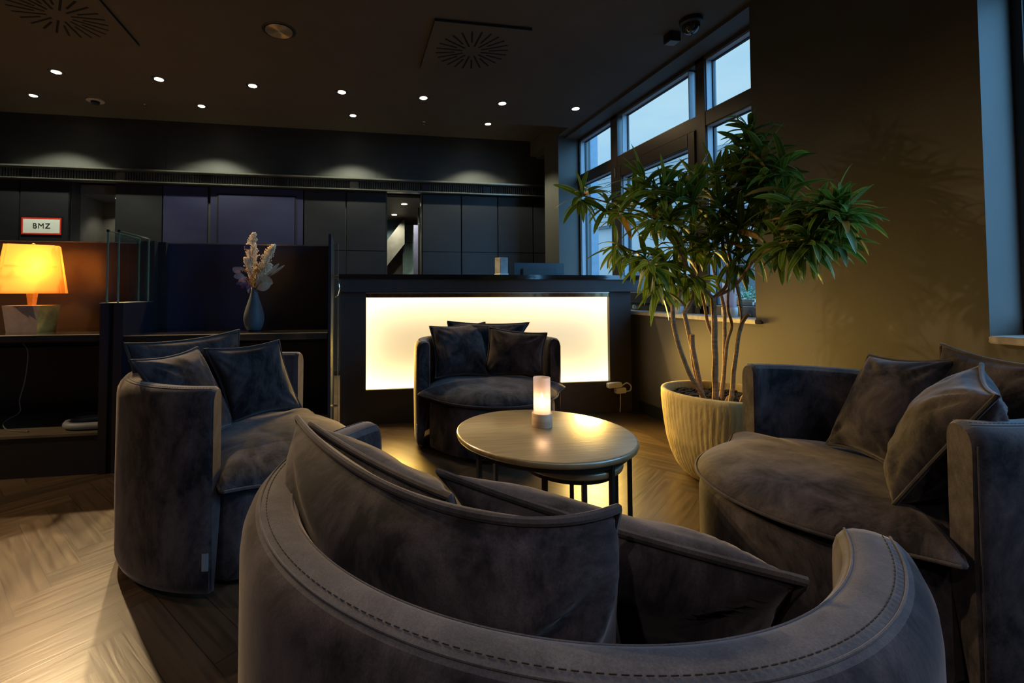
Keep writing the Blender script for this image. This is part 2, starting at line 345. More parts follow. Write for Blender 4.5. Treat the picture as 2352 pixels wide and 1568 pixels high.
def obj(name, bm, mat, parent=None, smooth=False, world=True, angle=40, label=None, mods=None):
    if parent is not None and parent.name in ROOT and world:
        bmesh.ops.transform(bm, matrix=ROOT[parent.name].inverted(), verts=bm.verts[:])
    bmesh.ops.recalc_face_normals(bm, faces=bm.faces[:])
    me = bpy.data.meshes.new(name); bm.to_mesh(me); bm.free()
    for m in (mat if isinstance(mat, (list, tuple)) else [mat]): me.materials.append(m)
    if smooth:
        me.shade_smooth()
        if angle < 180: me.set_sharp_from_angle(angle=rad(angle))
    o = bpy.data.objects.new(name, me); COL.objects.link(o)
    if parent is not None:
        o.parent = parent
        if parent.name in ROOT: ROOT[o.name] = ROOT[parent.name]
    if label: o['label'] = label
    return o
def tag(o, label, cat, group=None):
    o['label'] = label; o['category'] = cat
    if group: o['group'] = group
    return o
def center_origin(o):
    """move a top-level mesh's origin to the middle of its base"""
    vs = o.data.vertices
    c = Vector((sum(v.co.x for v in vs)/len(vs), sum(v.co.y for v in vs)/len(vs), min(v.co.z for v in vs)))
    o.data.transform(Matrix.Translation(-c)); o.location = c
    ROOT[o.name] = Matrix.Translation(c)
    return o
def struct(name, bm, mat, smooth=False, parent=None):
    o = obj(name, bm, mat, parent, smooth)
    if parent is None: o['kind'] = 'structure'
    return o
def B(*boxes, bevel=0):
    bm = bmesh.new()
    for b in boxes: box(bm, b[0], b[1], bevel)
    return bm
def lamp(name, kind, loc, watts, col, parent=None, target=None, size=None, blend=.6, radius=.03):
    L = bpy.data.lights.new(name, kind); L.energy = watts; L.color = col
    if kind == 'SPOT': L.spot_size = rad(size); L.spot_blend = blend
    L.shadow_soft_size = radius
    o = bpy.data.objects.new(name, L); COL.objects.link(o)
    loc = Vector(loc)
    q = (Vector(target)-loc).to_track_quat('-Z', 'Y').to_matrix().to_4x4() if target is not None else Matrix()
    M = Matrix.Translation(loc) @ q
    if parent is not None:
        o.parent = parent
        if parent.name in ROOT: M = ROOT[parent.name].inverted() @ M
    o.matrix_local = M
    return o
def copy_tree(o, parent=None):
    c = o.copy(); COL.objects.link(c)
    if parent is not None: c.parent = parent
    for ch in list(o.children): copy_tree(ch, c)
    return c

# ------------------------------------------------------------------ palette
M_WALL = simple('charcoal_wall_paint', (.088, .078, .068), .62, var=.08, scale=3, bump=.04, bscale=90, spec=.35)
M_WALL_LEFT = simple('black_wall_paint', (.05, .045, .045), .7)
M_CEIL = simple('dark_ceiling_paint', (.105, .085, .068), .75, var=.05, scale=4, spec=.25)
M_PANEL = simple('black_lacquer_panel', (.013, .013, .017), .40, var=.10, scale=2.5, stretch=(1, 1, 6), bump=.02, bscale=120)
M_UPPER = simple('black_upper_wall_board', (.036, .036, .036), .5, var=.15, scale=2.5, stretch=(1, 1, 6))
M_VIOLET_LIT = simple('lacquer_panel_violet_light', (.021, .022, .062), .42, var=.10, scale=2.5, stretch=(1, 1, 6), bump=.02, bscale=120)  # lavender light on door and cupboard put into the base colour
M_NAVY = simple('dark_navy_laminate', (.015, .015, .026), .40, var=.08, scale=3)
M_BLACK = simple('matt_black', (.012, .012, .015), .5)
M_GLOSS = simple('polished_black_granite', (.012, .012, .014), .12, var=.4, scale=60, coat=.3)
M_RAIL = simple('black_metal_rail', (.30, .30, .27), .28, metal=.85)
M_SLOT = simple('slot_void', (.002, .002, .002), .9)
M_FLOOR = floor_material()
M_BOARD = simple('step_board_wood', (.11, .095, .07), .5, scale=8, stretch=(.6, 8, 1), var=.3)
M_FRAME = simple('anthracite_window_frame', (.055, .048, .045), .38, var=.05, spec=.6)
M_REVEAL = simple('pale_strip_and_lit_reveal', (.30, .30, .32), .5, var=.03)  # on the windows: grazing daylight on the frame put into a paler colour
M_GASKET = simple('black_gasket', (.01, .012, .016), .6)
M_PANE = clear_glass('window_glass', (.98, .99, 1), 0, fres=0)
M_GLASSB = clear_glass('office_glass', (.93, .97, .95), .02, fres=.10)
M_SILL = simple('pale_stone_sill', (.42, .38, .33), .3, var=.2, scale=30)
M_VELVET = velvet('charcoal_velvet', (.009, .0085, .0105), (.070, .058, .062), .5)
M_PIPING = velvet('charcoal_piping', (.030, .027, .029), (.065, .057, .058), .6)
M_STITCH = simple('dark_stitching', (.012, .011, .012), .8)
M_RIM_LIT = velvet('charcoal_velvet_lit_rim', (.055, .052, .057), (.100, .093, .096), .6)  # same velvet, light on the upward rim painted in as a lighter tone
M_TAG = simple('woven_grey_tag', (.16, .19, .22), .7)
M_CHROME = simple('chrome', (.75, .75, .75), .12, metal=1, var=.02)
M_WHITE = simple('white_plastic', (.75, .73, .68), .4, var=.03)
M_LIGHTMETAL = simple('brushed_steel', (.5, .5, .48), .3, metal=.9, var=.05)
M_LED = emit('downlight_lens', (1, .90, .66), 16)
M_DIM = emit('distant_downlight', (1, .88, .62), 5)

# ------------------------------------------------------------------ the room shell
XL, XR, YN, YB, ZC, ZR = -5.0, 2.61, -3.0, 6.32, 3.03, 3.25
def build_floor():
    bm = bmesh.new(); uvl = bm.loops.layers.uv.new('plank'); tone = bm.faces.layers.float.new('tone')
    w, n = .118, 5; L = w*n; rnd = random.Random(3)
    A = Matrix.Rotation(rad(39), 3, 'Z'); o0 = Vector((-1.1, 2.0, 0))
    def plank(pts, uvs, clip):
        vs = [bm.verts.new(p) for p in pts]; f = bm.faces.new(vs)
        for lp, t in zip(f.loops, uvs): lp[uvl].uv = t
        f[tone] = rnd.random()
    XH = 2.235
    for band in range(-12, 13):
        for i in range(-75, 76):
            o = Vector((i*w+band*2*L, i*w, 0))
            for hv in (0, 1):
                if hv == 0: r = (0, L, 0, w)
                else: r = (L, L+w, w-L, w)
                p = [Vector((r[0], r[2], 0)), Vector((r[1], r[2], 0)), Vector((r[1], r[3], 0)), Vector((r[0], r[3], 0))]
                uvs = [(0, 0), (L, 0), (L, w), (0, w)] if hv == 0 else [(0, 0), (0, w), (L, w), (L, 0)]
                q = [A @ (v+o)+o0 for v in p]
                if max(v.x for v in q) < XL or min(v.x for v in q) > XH or max(v.y for v in q) < YN or min(v.y for v in q) > YB: continue
                plank(q, uvs, True)
    for co, no in (((XL, 0, 0), (-1, 0, 0)), ((XH, 0, 0), (1, 0, 0)), ((0, YN, 0), (0, -1, 0)), ((0, YB, 0), (0, 1, 0))):
        bmesh.ops.bisect_plane(bm, geom=bm.verts[:]+bm.edges[:]+bm.faces[:], plane_co=co, plane_no=no, clear_outer=True)
    x = XH                                           # straight border boards along the window wall
    for k in range(3):
        y = YN+.3*k
        yy = YN
        while yy < YB:
            y2 = min(YB, yy+1.3 if yy > YN else YN+.5+.4*k)
            plank([(x, yy, 0), (x+.125, yy, 0), (x+.125, y2, 0), (x, y2, 0)], [(0, 0), (0, .125), (y2-yy, .125), (y2-yy, 0)], False)
            yy = y2
        x += .125
    for f in bm.faces: f.normal_update()
    bmesh.ops.recalc_face_normals(bm, faces=bm.faces[:])
    for f in bm.faces:
        if f.normal.z < 0: f.normal_flip()
    me = bpy.data.meshes.new('floor'); bm.to_mesh(me); bm.free(); me.materials.append(M_FLOOR)
    o = bpy.data.objects.new('floor', me); COL.objects.link(o); o['kind'] = 'structure'
build_floor()

struct('wall_right', B(((2.61, YN, -.3), (2.95, YB+.3, .885)), ((2.61, 1.52, .885), (2.95, 2.66, 3.0)),
                       ((2.61, YN, .885), (2.95, -.8, 3.0)), ((2.52, 5.40, 0), (2.95, 5.82, 3.03)),
                       ((2.80, 5.82, .885), (2.95, YB+.3, 3.0)), ((2.61, YN, 3.0), (2.95, YB+.3, 3.3))), M_WALL)
struct('wall_left', B(((XL-.2, YN, 0), (XL, YB+.3, 3.4))), M_WALL_LEFT)
struct('wall_front', B(((XL-.2, YN-.2, 0), (2.95, YN, 3.3))), M_WALL_LEFT)
struct('ceiling', B(((XL-.2, YN-.2, ZC), (2.95, 5.11, 3.32)), ((2.52, 5.11, ZC), (2.95, YB+.3, 3.32)), ((XL-.2, 5.11, ZR), (2.52, YB+.3, 3.45))), M_CEIL)
N0, N1, P0, P1 = -3.352, -2.855, .46, .945
struct('wall_back', B(((XL, YB, 0), (N0, YB+.2, 2.45)), ((N1, YB, 0), (P0, YB+.2, 2.45)), ((P1, YB, 0), (2.80, YB+.2, 2.45)),
                      ((XL, YB, 2.45), (-2.30, YB+.2, ZR)), ((-2.296, YB, 2.45), (.325, YB+.2, ZR)), ((.329, YB, 2.45), (2.80, YB+.2, ZR)),
                      ((XL, YB+.004, 2.45), (2.80, YB+.2, ZR))), M_UPPER)
struct('baseboard_right', B(((2.592, -1.5, 0), (2.61, 3.93, .10))), M_BLACK)

# window sill
sill = struct('trim_sill', B(((2.565, 2.62, .885), (2.80, 5.40, .915)), bevel=.004), M_SILL)
struct('trim_sill', B(((2.565, -.8, .885), (2.80, 1.50, .915)), bevel=.004), M_SILL)

def window(name, y0, y1, mull, sash):
    fr = bmesh.new(); rv = bmesh.new(); gk = bmesh.new(); pn = bmesh.new(); sh = bmesh.new()
    X0, X1, XG = 2.79, 2.90, 2.862
    zt, zb, tr0, tr1 = 3.0, .915, 2.425, 2.54
    box(fr, (X0, y0, zb), (X1, y1, zb+.065)); box(fr, (X0, y0, zt-.035), (X1, y1, zt))
    box(fr, (X0, y0, zb), (X1, y0+.035, zt)); box(fr, (X0, y1-.035, zb), (X1, y1, zt))
    for a, b in mull: box(fr, (X0, a, zb), (X1, b, zt), .004)
    box(fr, (X0+.003, y0+.002, tr0), (X1-.002, y1-.002, tr1), .004)
    ys = [y0+.035]+[v for m in mull for v in m]+[y1-.035]
    bays = [(ys[i], ys[i+1]) for i in range(0, len(ys), 2)]
    for bi, (a, b) in enumerate(bays):
        for li, (c, d) in enumerate(((zb+.065, tr0), (tr1, zt-.035))):
            g = .008
            if sash is not None and bi == sash and li == 0:
                w = .085
                for lo, hi in (((X0-.012, a+.004, c+.004), (X1, a+w, d-.004)), ((X0-.012, b-w, c+.004), (X1, b-.004, d-.004)),
                               ((X0-.012, a+w, c+.004), (X1, b-w, c+w+.02)), ((X0-.012, a+w, d-w-.035), (X1, b-w, d-.004))): box(sh, lo, hi, .004)
                a, b, c, d = a+w, b-w, c+w+.02, d-w-.035
            # glazing reveals of the frame, their lit look painted pale
            for lo, hi in (((X0+.012, a, c), (XG-.008, a+g, d)), ((X0+.012, b-g, c), (XG-.008, b, d)), ((X0+.012, a, d-g), (XG-.008, b, d)), ((X0+.012, a, c), (XG-.008, b, c+g))): box(rv, lo, hi)
            k = .016
            for lo, hi in (((XG-.008, a, c), (XG+.01, a+k, d)), ((XG-.008, b-k, c), (XG+.01, b, d)), ((XG-.008, a, d-k), (XG+.01, b, d)), ((XG-.008, a, c), (XG+.01, b, c+k))): box(gk, lo, hi)
            box(pn, (XG, a+.004, c+.004), (XG+.004, b-.004, d-.004))
    f = struct(name, fr, M_FRAME)
    obj('reveal', rv, M_REVEAL, f, label='glazing reveal with window light painted in'); obj('gasket', gk, M_GASKET, f); obj('pane', pn, M_PANE, f)
    if sash is not None:
        s = obj('sash', sh, M_FRAME, f)
        b = bmesh.new()
        for z in (1.15, 2.36): tube(b, [(X0-.02, bays[sash][1]+.004, z-.05), (X0-.02, bays[sash][1]+.004, z+.05)], .010, n=10)
        obj('hinge', b, M_LIGHTMETAL, f)
    else: sh.free()
    b = bmesh.new(); box(b, (X0-.03, 4.20, .925), (X0-.004, 4.26, .95), .004); box(b, (X0-.045, 4.22, .93), (X0-.02, 4.24, .965), .004)
    if sash is not None: obj('latch', b, M_WHITE, f)
    else: b.free()
    return f
window('window_1', 2.66, 5.40, [(3.28, 3.385), (4.545, 4.67)], 1)
window('window_2', -.80, 1.52, [(.3, .4)], None)

# ------------------------------------------------------------------ rear panelling
def cupboard(x0, x1, label, seam, mat=M_PANEL):
    t = thing('wall_cupboard', label, 'cupboard', ((x0+x1)/2, YB-.03, 0), 0, None)
    g = .007
    if seam:
        obj('door', B(((x0+g, YB-.045, .06), (x1-g, YB-.004, 1.638)), bevel=.003), mat, t)
        obj('door', B(((x0+g, YB-.045, 1.644), (x1-g, YB-.004, 2.425)), bevel=.003), mat, t)
    else:
        obj('door', B(((x0+g, YB-.045, .06), (x1-g, YB-.004, 2.425)), bevel=.003), mat, t)
cupboard(-4.45, -3.88, 'black wall cupboard at the far left edge, left of the red bordered sign', False)
cupboard(-3.88, N0, 'black wall cupboard carrying the red bordered sign', False)
cupboard(N1, -2.317, 'black wall cupboard just right of the lit niche on the left', False)
cupboard(-2.317, -1.787, 'wall cupboard tinted with painted violet light, directly left of the panelled door', False, M_VIOLET_LIT)
cupboard(-.62, -.074, 'black wall cupboard directly right of the panelled door', True)
cupboard(-.074, P0, 'black wall cupboard directly left of the glazed opening to the stairs', True)
cupboard(P1, 1.492, 'black wall cupboard directly right of the glazed opening to the stairs', True)
cupboard(1.492, 2.017, 'black wall cupboard behind the monitor, second right of the glazed opening', True)
cupboard(2.017, 2.538, 'black wall cupboard third right of the glazed opening, beside the narrow one', True)
cupboard(2.538, 2.80, 'narrowest black wall cupboard, in the corner behind the column', True)
d = struct('door_1', B(((-1.757, YB-.05, 0), (-.627, YB-.004, 2.425))), M_VIOLET_LIT)
obj('door_leaf', B(((-1.66, YB-.062, .02), (-.73, YB-.05, 2.325)), bevel=.002), M_VIOLET_LIT, d)
obj('door_frame', B(((-1.681, YB-.056, .02), (-1.664, YB-.049, 2.345)), ((-.726, YB-.056, .02), (-.709, YB-.049, 2.345)), ((-1.681, YB-.056, 2.329), (-.709, YB-.049, 2.345))), M_SLOT, d, label='black shadow gap round the door leaf')

# vent band under the upper wall
def vent_band():
    t = thing('vent_band', 'long black fluted vent band running under the upper rear wall', 'vent', (-1, YB-.06, 2.44))
    obj('rail', B(((XL, YB-.17, 2.565), (2.80, YB-.004, 2.59)), bevel=.006), M_RAIL, t)
    obj('rail', B(((XL, YB-.13, 2.432), (2.80, YB-.004, 2.452)), bevel=.006), M_RAIL, t)
    bm = bmesh.new(); box(bm, (XL, YB-.06, 2.452), (2.80, YB-.004, 2.565))
    x = XL+.01
    while x < 2.78:
        box(bm, (x, YB-.085, 2.455), (x+.014, YB-.06, 2.562)); x += .030
    obj('slats', bm, simple('black_slats', (.055, .055, .055), .4), t)
    for px in (-3.80, -2.78, -1.80, -.90, .03, .98, 1.84):
        obj('cover_plate', B(((px-.055, YB-.10, 2.462), (px+.055, YB-.06, 2.556)), bevel=.008), M_RAIL if px in (-2.78, .03) else M_PANEL, t)
vent_band()

# sign
def fire_sign():
    t = thing('wall_sign', 'white sign lettered BMZ with red border on the rear cupboard', 'sign', (-3.63, YB-.05, 1.78))
    x0, x1, z0, z1, y = -3.845, -3.425, 1.785, 1.985, YB-.047
    obj('backing', B(((x0-.018, y-.004, z0-.02), (x1+.02, y, z1+.02))), M_GLASSB, t)
    bm = bmesh.new(); w = .016
    for b in (((x0, y-.010, z0), (x1, y-.005, z0+w)), ((x0, y-.010, z1-w), (x1, y-.005, z1)), ((x0, y-.010, z0+w), (x0+w, y-.005, z1-w)), ((x1-w, y-.010, z0+w), (x1, y-.005, z1-w))): box(bm, *b)
    obj('border', bm, simple('red_sign_border', (.80, .035, .02), .4, var=.03), t)
    obj('face', B(((x0+w, y-.009, z0+w), (x1-w, y-.004, z1-w))), simple('white_sign_face', (.85, .90, .86), .4, var=.02), t)
    cu = bpy.data.curves.new('lettering', 'FONT'); cu.body = 'BMZ'; cu.size = .088; cu.extrude = .0012; cu.align_x = 'CENTER'; cu.align_y = 'CENTER'; cu.space_character = 1.15
    tmp = bpy.data.objects.new('tmp', cu); COL.objects.link(tmp)
    dg = bpy.context.evaluated_depsgraph_get(); me = bpy.data.meshes.new_from_object(tmp.evaluated_get(dg))
    bpy.data.objects.remove(tmp)
    bm = bmesh.new(); bm.from_mesh(me); bpy.data.meshes.remove(me)
    bmesh.ops.transform(bm, matrix=Matrix.Translation(((x0+x1)/2, y-.0105, (z0+z1)/2)) @ Matrix.Rotation(PI/2, 4, 'X'), verts=bm.verts[:])
    obj('lettering', bm, simple('black_print', (.02, .02, .02), .5), t)
fire_sign()

# niche on the left and the glazed opening towards the stairs
def niche():
    o = struct('wall_niche', B(((N0-.05, 7.10, 0), (N1+.05, 7.15, 2.5)), ((N0-.05, YB+.19, 2.33), (N1+.05, 7.10, 2.50)), ((N0-.05, YB+.2, 0), (N0, 7.10, 2.33)), ((N1, YB+.2, 0), (N1+.05, 7.10, 2.33)),
                              ((N0, 7.06, 0), (-3.02, 7.10, 2.10))), simple('grey_niche_panel', (.13, .13, .125), .35))
    obj('side_strip', B(((-3.0, 7.05, 0), (N1, 7.10, 2.10))), simple('teal_grey_panel', (.09, .14, .15), .3), o)
    obj('edge_strip', B(((-3.02, 7.02, 0), (-3.0, 7.10, 1.9))), M_REVEAL, o)
    t = thing('recessed_downlight', 'small recessed downlight in the ceiling of the left niche', 'downlight', (-3.02, 6.75, 2.33), 0, 'downlights beyond the rear wall')
    bm = bmesh.new(); lathe(bm, [(.0, -.006), (.04, -.006), (.04, 0)], (-3.02, 6.75, 2.33), 20); obj('lens', bm, M_DIM, t)
    lamp('beam', 'SPOT', (-3.02, 6.75, 2.31), 9, COOLWARM, t, (-3.1, 7.02, 1.2), 110)
niche()
def stair_room():
    grey = simple('concrete', (.16, .15, .14), .6, var=.2, scale=8)
    hw = simple('taupe_hall_wall', (.16, .13, .13), .6)
    o = struct('wall_hall_end', B(((P0-.9, 9.0, 0), (P1+.8, 9.1, 2.6))), hw)
    struct('wall_hall_left', B(((P0-.95, YB+.2, 0), (P0-.9, 9.1, 2.6))), hw); struct('wall_hall_right', B(((P1+.8, YB+.2, 0), (P1+.85, 9.1, 2.6))), hw)
    struct('ceiling_hall', B(((P0-.95, YB+.2, 2.42), (P1+.85, 9.1, 2.5))), simple('brown_hall_ceiling', (.16, .10, .085), .5))
    struct('floor_hall', B(((P0-.95, YB+.2, -.05), (P1+.85, 9.1, 0))), simple('hall_floor_stone', (.12, .11, .10), .4))
    t = thing('stair_flight', 'grey concrete stair flight seen through the glazed opening', 'stairs', (.6, 8.3, 0))
    bm = bmesh.new(); poly = [(.40, 1.28), (.93, 1.95), (.93, 2.42), (.40, 1.72)]
    prism(bm, poly, 0, .25, Matrix.Translation((0, 8.55, 0)) @ Matrix.Rotation(PI/2, 4, 'X')); obj('stringer', bm, grey, t)
    bm = bmesh.new(); prism(bm, [(.40, 1.72), (.93, 2.42), (.40, 2.42)], 0, .02, Matrix.Translation((0, 8.62, 0)) @ Matrix.Rotation(PI/2, 4, 'X')); obj('blue_wall_piece', bm, simple('petrol_blue_wall', (.02, .09, .15), .5), t)
    t = thing('wall_panelling', 'pale green tiled panel standing behind the stair flight', 'panel', (1.0, 8.7, 0))
    for z0, z1 in ((0, 1.35), (1.36, 2.0), (2.01, 2.34)): obj('tile', B(((.93, 8.60, z0), (1.20, 8.64, z1))), simple('pale_green_tile', (.22, .34, .36), .35), t)
    t = thing('glass_door', 'lavender reflecting glass door leaf behind the glazed opening', 'door', (1.0, 7.2, 0))
    lav = simple('lavender_glass', (.20, .20, .36), .12, coat=.6)
    obj('leaf', B(((.965, 7.3, 0), (1.03, 7.33, 2.15))), lav, t); obj('leaf', B(((1.05, 7.3, 0), (1.3, 7.33, 2.2))), lav, t)
    obj('door_edge', B(((1.03, 7.27, 0), (1.05, 7.34, 2.42))), M_BLACK, t)
    k = thing('leafy_plant', 'small green leafy plant seen low through the glazed opening', 'plant', (.75, 7.0, 1.0))
    bm = bmesh.new(); r = random.Random(2)
    for i in range(16):
        a = r.uniform(0, 2*PI); L = r.uniform(.12, .22); p = Vector((.78, 7.0, 1.12)); q = p+Vector((math.cos(a)*L, math.sin(a)*L*.6, L*.7)); s = Vector((-math.sin(a), math.cos(a), 0))*.012
        m = (p+q)/2+Vector((0, 0, .03)); f = [bm.verts.new(v) for v in (p, m+s, q, m-s)]; bm.faces.new(f)
    obj('leaves', bm, simple('green_leaf_small', (.10, .20, .05), .5), k)
    obj('pot', (lambda b: (lathe(b, [(.05, 0), (.08, .14)], (.78, 7.0, 1.0), 20), b)[1])(bmesh.new()), M_BLACK, k)
    obj('stand', B(((.70, 6.93, 0), (.86, 7.07, 1.0))), M_BLACK, k)
    for i, (x, y) in enumerate(((.78, 7.0), (.72, 8.0))):
        t = thing('recessed_downlight', ('nearer' if i == 0 else 'farther')+' small downlight beyond the glazed opening to the stairs', 'downlight', (x, y, 2.42), 0, 'downlights beyond the rear wall')
        bm = bmesh.new(); lathe(bm, [(.0, -.006), (.045, -.006), (.045, 0)], (x, y, 2.42), 20); obj('lens', bm, M_DIM, t)
        lamp('beam', 'SPOT', (x, y, 2.40), 55, COOLWARM, t, (x+.15, y+.4, 1.0), 120)
    g = struct('window_3', B(((P0, YB-.01, 0), (P0+.012, YB+.06, 2.43)), ((P1-.012, YB-.01, 0), (P1, YB+.06, 2.43))), M_RAIL)
    obj('pane', B(((P0, YB+.03, 0), (P1, YB+.036, 2.42))), M_GLASSB, g)
stair_room()

# ------------------------------------------------------------------ ceiling fittings
def downlight(x, y, z, label, group, watts, target=None, size=105, blend=.55, col=COOLWARM, parts=True):
    t = thing('recessed_downlight', label, 'downlight', (x, y, z), 0, group)
    bm = bmesh.new(); lathe(bm, [(.036, -.001), (.056, -.005), (.062, -.001), (.062, 0)], (x, y, z), 28, caps=False); obj('trim_ring', bm, M_BLACK, t, True)
    bm = bmesh.new(); lathe(bm, [(0, -.010), (.022, -.009), (.037, -.003)], (x, y, z), 24, caps=False); obj('lens', bm, M_LED, t, True)
    lamp('beam', 'SPOT', (x, y, z-.03), watts, col, t, target or (x, y, 0), size, blend, .035)
names = ['leftmost downlight of the nearer ceiling row, above the desk lamp', 'second downlight from the left in the nearer ceiling row', 'third downlight from the left in the nearer row, above the dried flowers',
         'middle downlight of the nearer ceiling row, left of the middle diffuser', 'fifth downlight in the nearer row, under the left half of the middle diffuser', 'sixth downlight in the nearer row, right of the middle diffuser',
         'rightmost downlight of the nearer ceiling row, closest to the window']
for i, x in enumerate((-2.56, -1.73, -.92, -.10, .70, 1.52, 2.33)):
    downlight(x, 4.56, ZC, names[i], 'nearer row of ceiling downlights', DOWNLIGHT_WATTS[i], (x+(.35 if i < 3 else 0), 3.4, 0), 130, .55, FLOORWARM)
names = ['leftmost downlight of the farther row near the rear wall', 'second downlight of the farther row, above the panelled door', 'third downlight of the farther row, above the left end of the counter', 'rightmost downlight of the farther row near the rear wall']
for i, x in enumerate((-3.44, -1.72, .01, 1.72)):
    downlight(x, 5.74, ZR, names[i], 'farther row of ceiling downlights', WASH_WATTS[i], (x, 5.79, 0), 108, .35, (.93, .95, .68))
for i, (x, y, w) in enumerate(ROOM_AND_FILL_DOWNLIGHTS):
    downlight(x, y, ZC, 'ceiling downlight behind the camera, '+['far left by the desks', 'added fill left of centre', 'added fill right of centre', 'added fill by the window'][i], 'ceiling downlights and added fill over the lounge', w, None, 130, .6, WARM if i == 0 else SOFTWHITE)

def diffuser(x0, y0, s, label, grp='square swirl diffusers in the ceiling'):
    t = thing('air_diffuser', label, 'air vent', (x0+s/2, y0+s/2, ZC), 0, grp)
    bm = bmesh.new(); box(bm, (x0, y0, ZC-.022), (x0+s, y0+s, ZC-.018)); obj('plate', bm, M_CEIL, t)
    obj('shadow_gap', B(((x0, y0, ZC-.018), (x0+s, y0+s, ZC-.0008))), M_SLOT, t, label='black gap behind the plate')
    bm = bmesh.new(); cx, cy = x0+s/2, y0+s/2-.0
    for k in range(24):
        a = 2*PI*k/24+.02; r0 = .075 if k % 2 == 0 else .135; r1 = .285
        M = Matrix.Translation((cx, cy, 0)) @ Matrix.Rotation(a, 4, 'Z')
        box(bm, (r0, -.0075, ZC-.0232), (r1, .0075, ZC-.022), 0, M)
    obj('slots', bm, M_SLOT, t, label='black radial slots')
diffuser(.573, 3.197, .724, 'square ceiling diffuser with radial slots above the coffee table')
diffuser(-2.36, 3.21, .724, 'square ceiling diffuser with radial slots at the upper left, cut by the frame')

def speaker():
    t = thing('ceiling_speaker', 'round ceiling speaker with ribbed grille between the two square diffusers', 'speaker', (-.535, 3.546, ZC))
    bm = bmesh.new(); lathe(bm, [(.098, -.001), (.110, -.008), (.122, -.001)], (-.535, 3.546, ZC), 48, caps=False); obj('ring', bm, M_BLACK, t, True)
    bm = bmesh.new(); pr = []
    for k in range(24): pr.append((.098*k/23+.0001, -.006-.003*(k % 2)))
    lathe(bm, pr, (-.535, 3.546, ZC), 48, caps=False); obj('grille', bm, simple('bronze_grille', (.40, .32, .22), .35, metal=.6), t)
speaker()
def dome():
    x, y = 2.371, 2.905
    t = thing('dome_camera', 'black glossy dome camera on the ceiling beside the window wall', 'security camera', (x, y, ZC))
    bm = bmesh.new(); lathe(bm, [(.075, 0), (.075, -.03), (.062, -.04)], (x, y, ZC), 32); obj('mount', bm, M_BLACK, t, True)
    bm = bmesh.new(); lathe(bm, [(.060, -.035)]+[(.060*math.cos(a), -.045-.060*math.sin(a)) for a in [i*PI/20 for i in range(0, 10)]]+[(.0005, -.105)], (x, y, ZC), 32); obj('dome', bm, simple('smoked_dome', (.01, .01, .012), .06, coat=1), t, True, angle=180)
    x, y = 2.36, 3.09
    t = thing('ceiling_sensor', 'small dark box shaped sensor on the ceiling next to the dome camera', 'sensor', (x, y, ZC))
    obj('housing', B(((x-.045, y-.04, ZC-.07), (x+.045, y+.04, ZC)), bevel=.004), M_BLACK, t)
    obj('faceplate', B(((x-.04, y-.035, ZC-.074), (x+.04, y+.035, ZC-.07)), bevel=.001), simple('grey_face', (.16, .17, .18), .4), t)
    x, y = -2.839, 5.762
    t = thing('smoke_detector', 'round pale smoke detector in the ceiling recess at the left', 'smoke detector', (x, y, ZR))
    bm = bmesh.new(); lathe(bm, [(.088, 0), (.088, -.012), (.06, -.016)], (x, y, ZR), 32); obj('base', bm, simple('pale_pink_plastic', (.5, .40, .36), .5), t, True)
    bm = bmesh.new(); lathe(bm, [(.045, -.016), (.042, -.04), (.025, -.048)], (x, y, ZR), 28); obj('sensor_head', bm, M_BLACK, t, True)
    for k, (x, y) in enumerate(((-2.349, 5.803), (.899, 5.809))):
        t = thing('fire_sprinkler', 'tiny ceiling sprinkler head '+('right of the smoke detector' if k == 0 else 'right of the third rear downlight'), 'sprinkler', (x, y, ZR), 0, 'ceiling sprinkler heads')
        bm = bmesh.new(); lathe(bm, [(.022, 0), (.018, -.008), (.007, -.01), (.007, -.035), (.016, -.038), (.014, -.042)], (x, y, ZR), 16); obj('head', bm, M_CHROME, t)
dome()

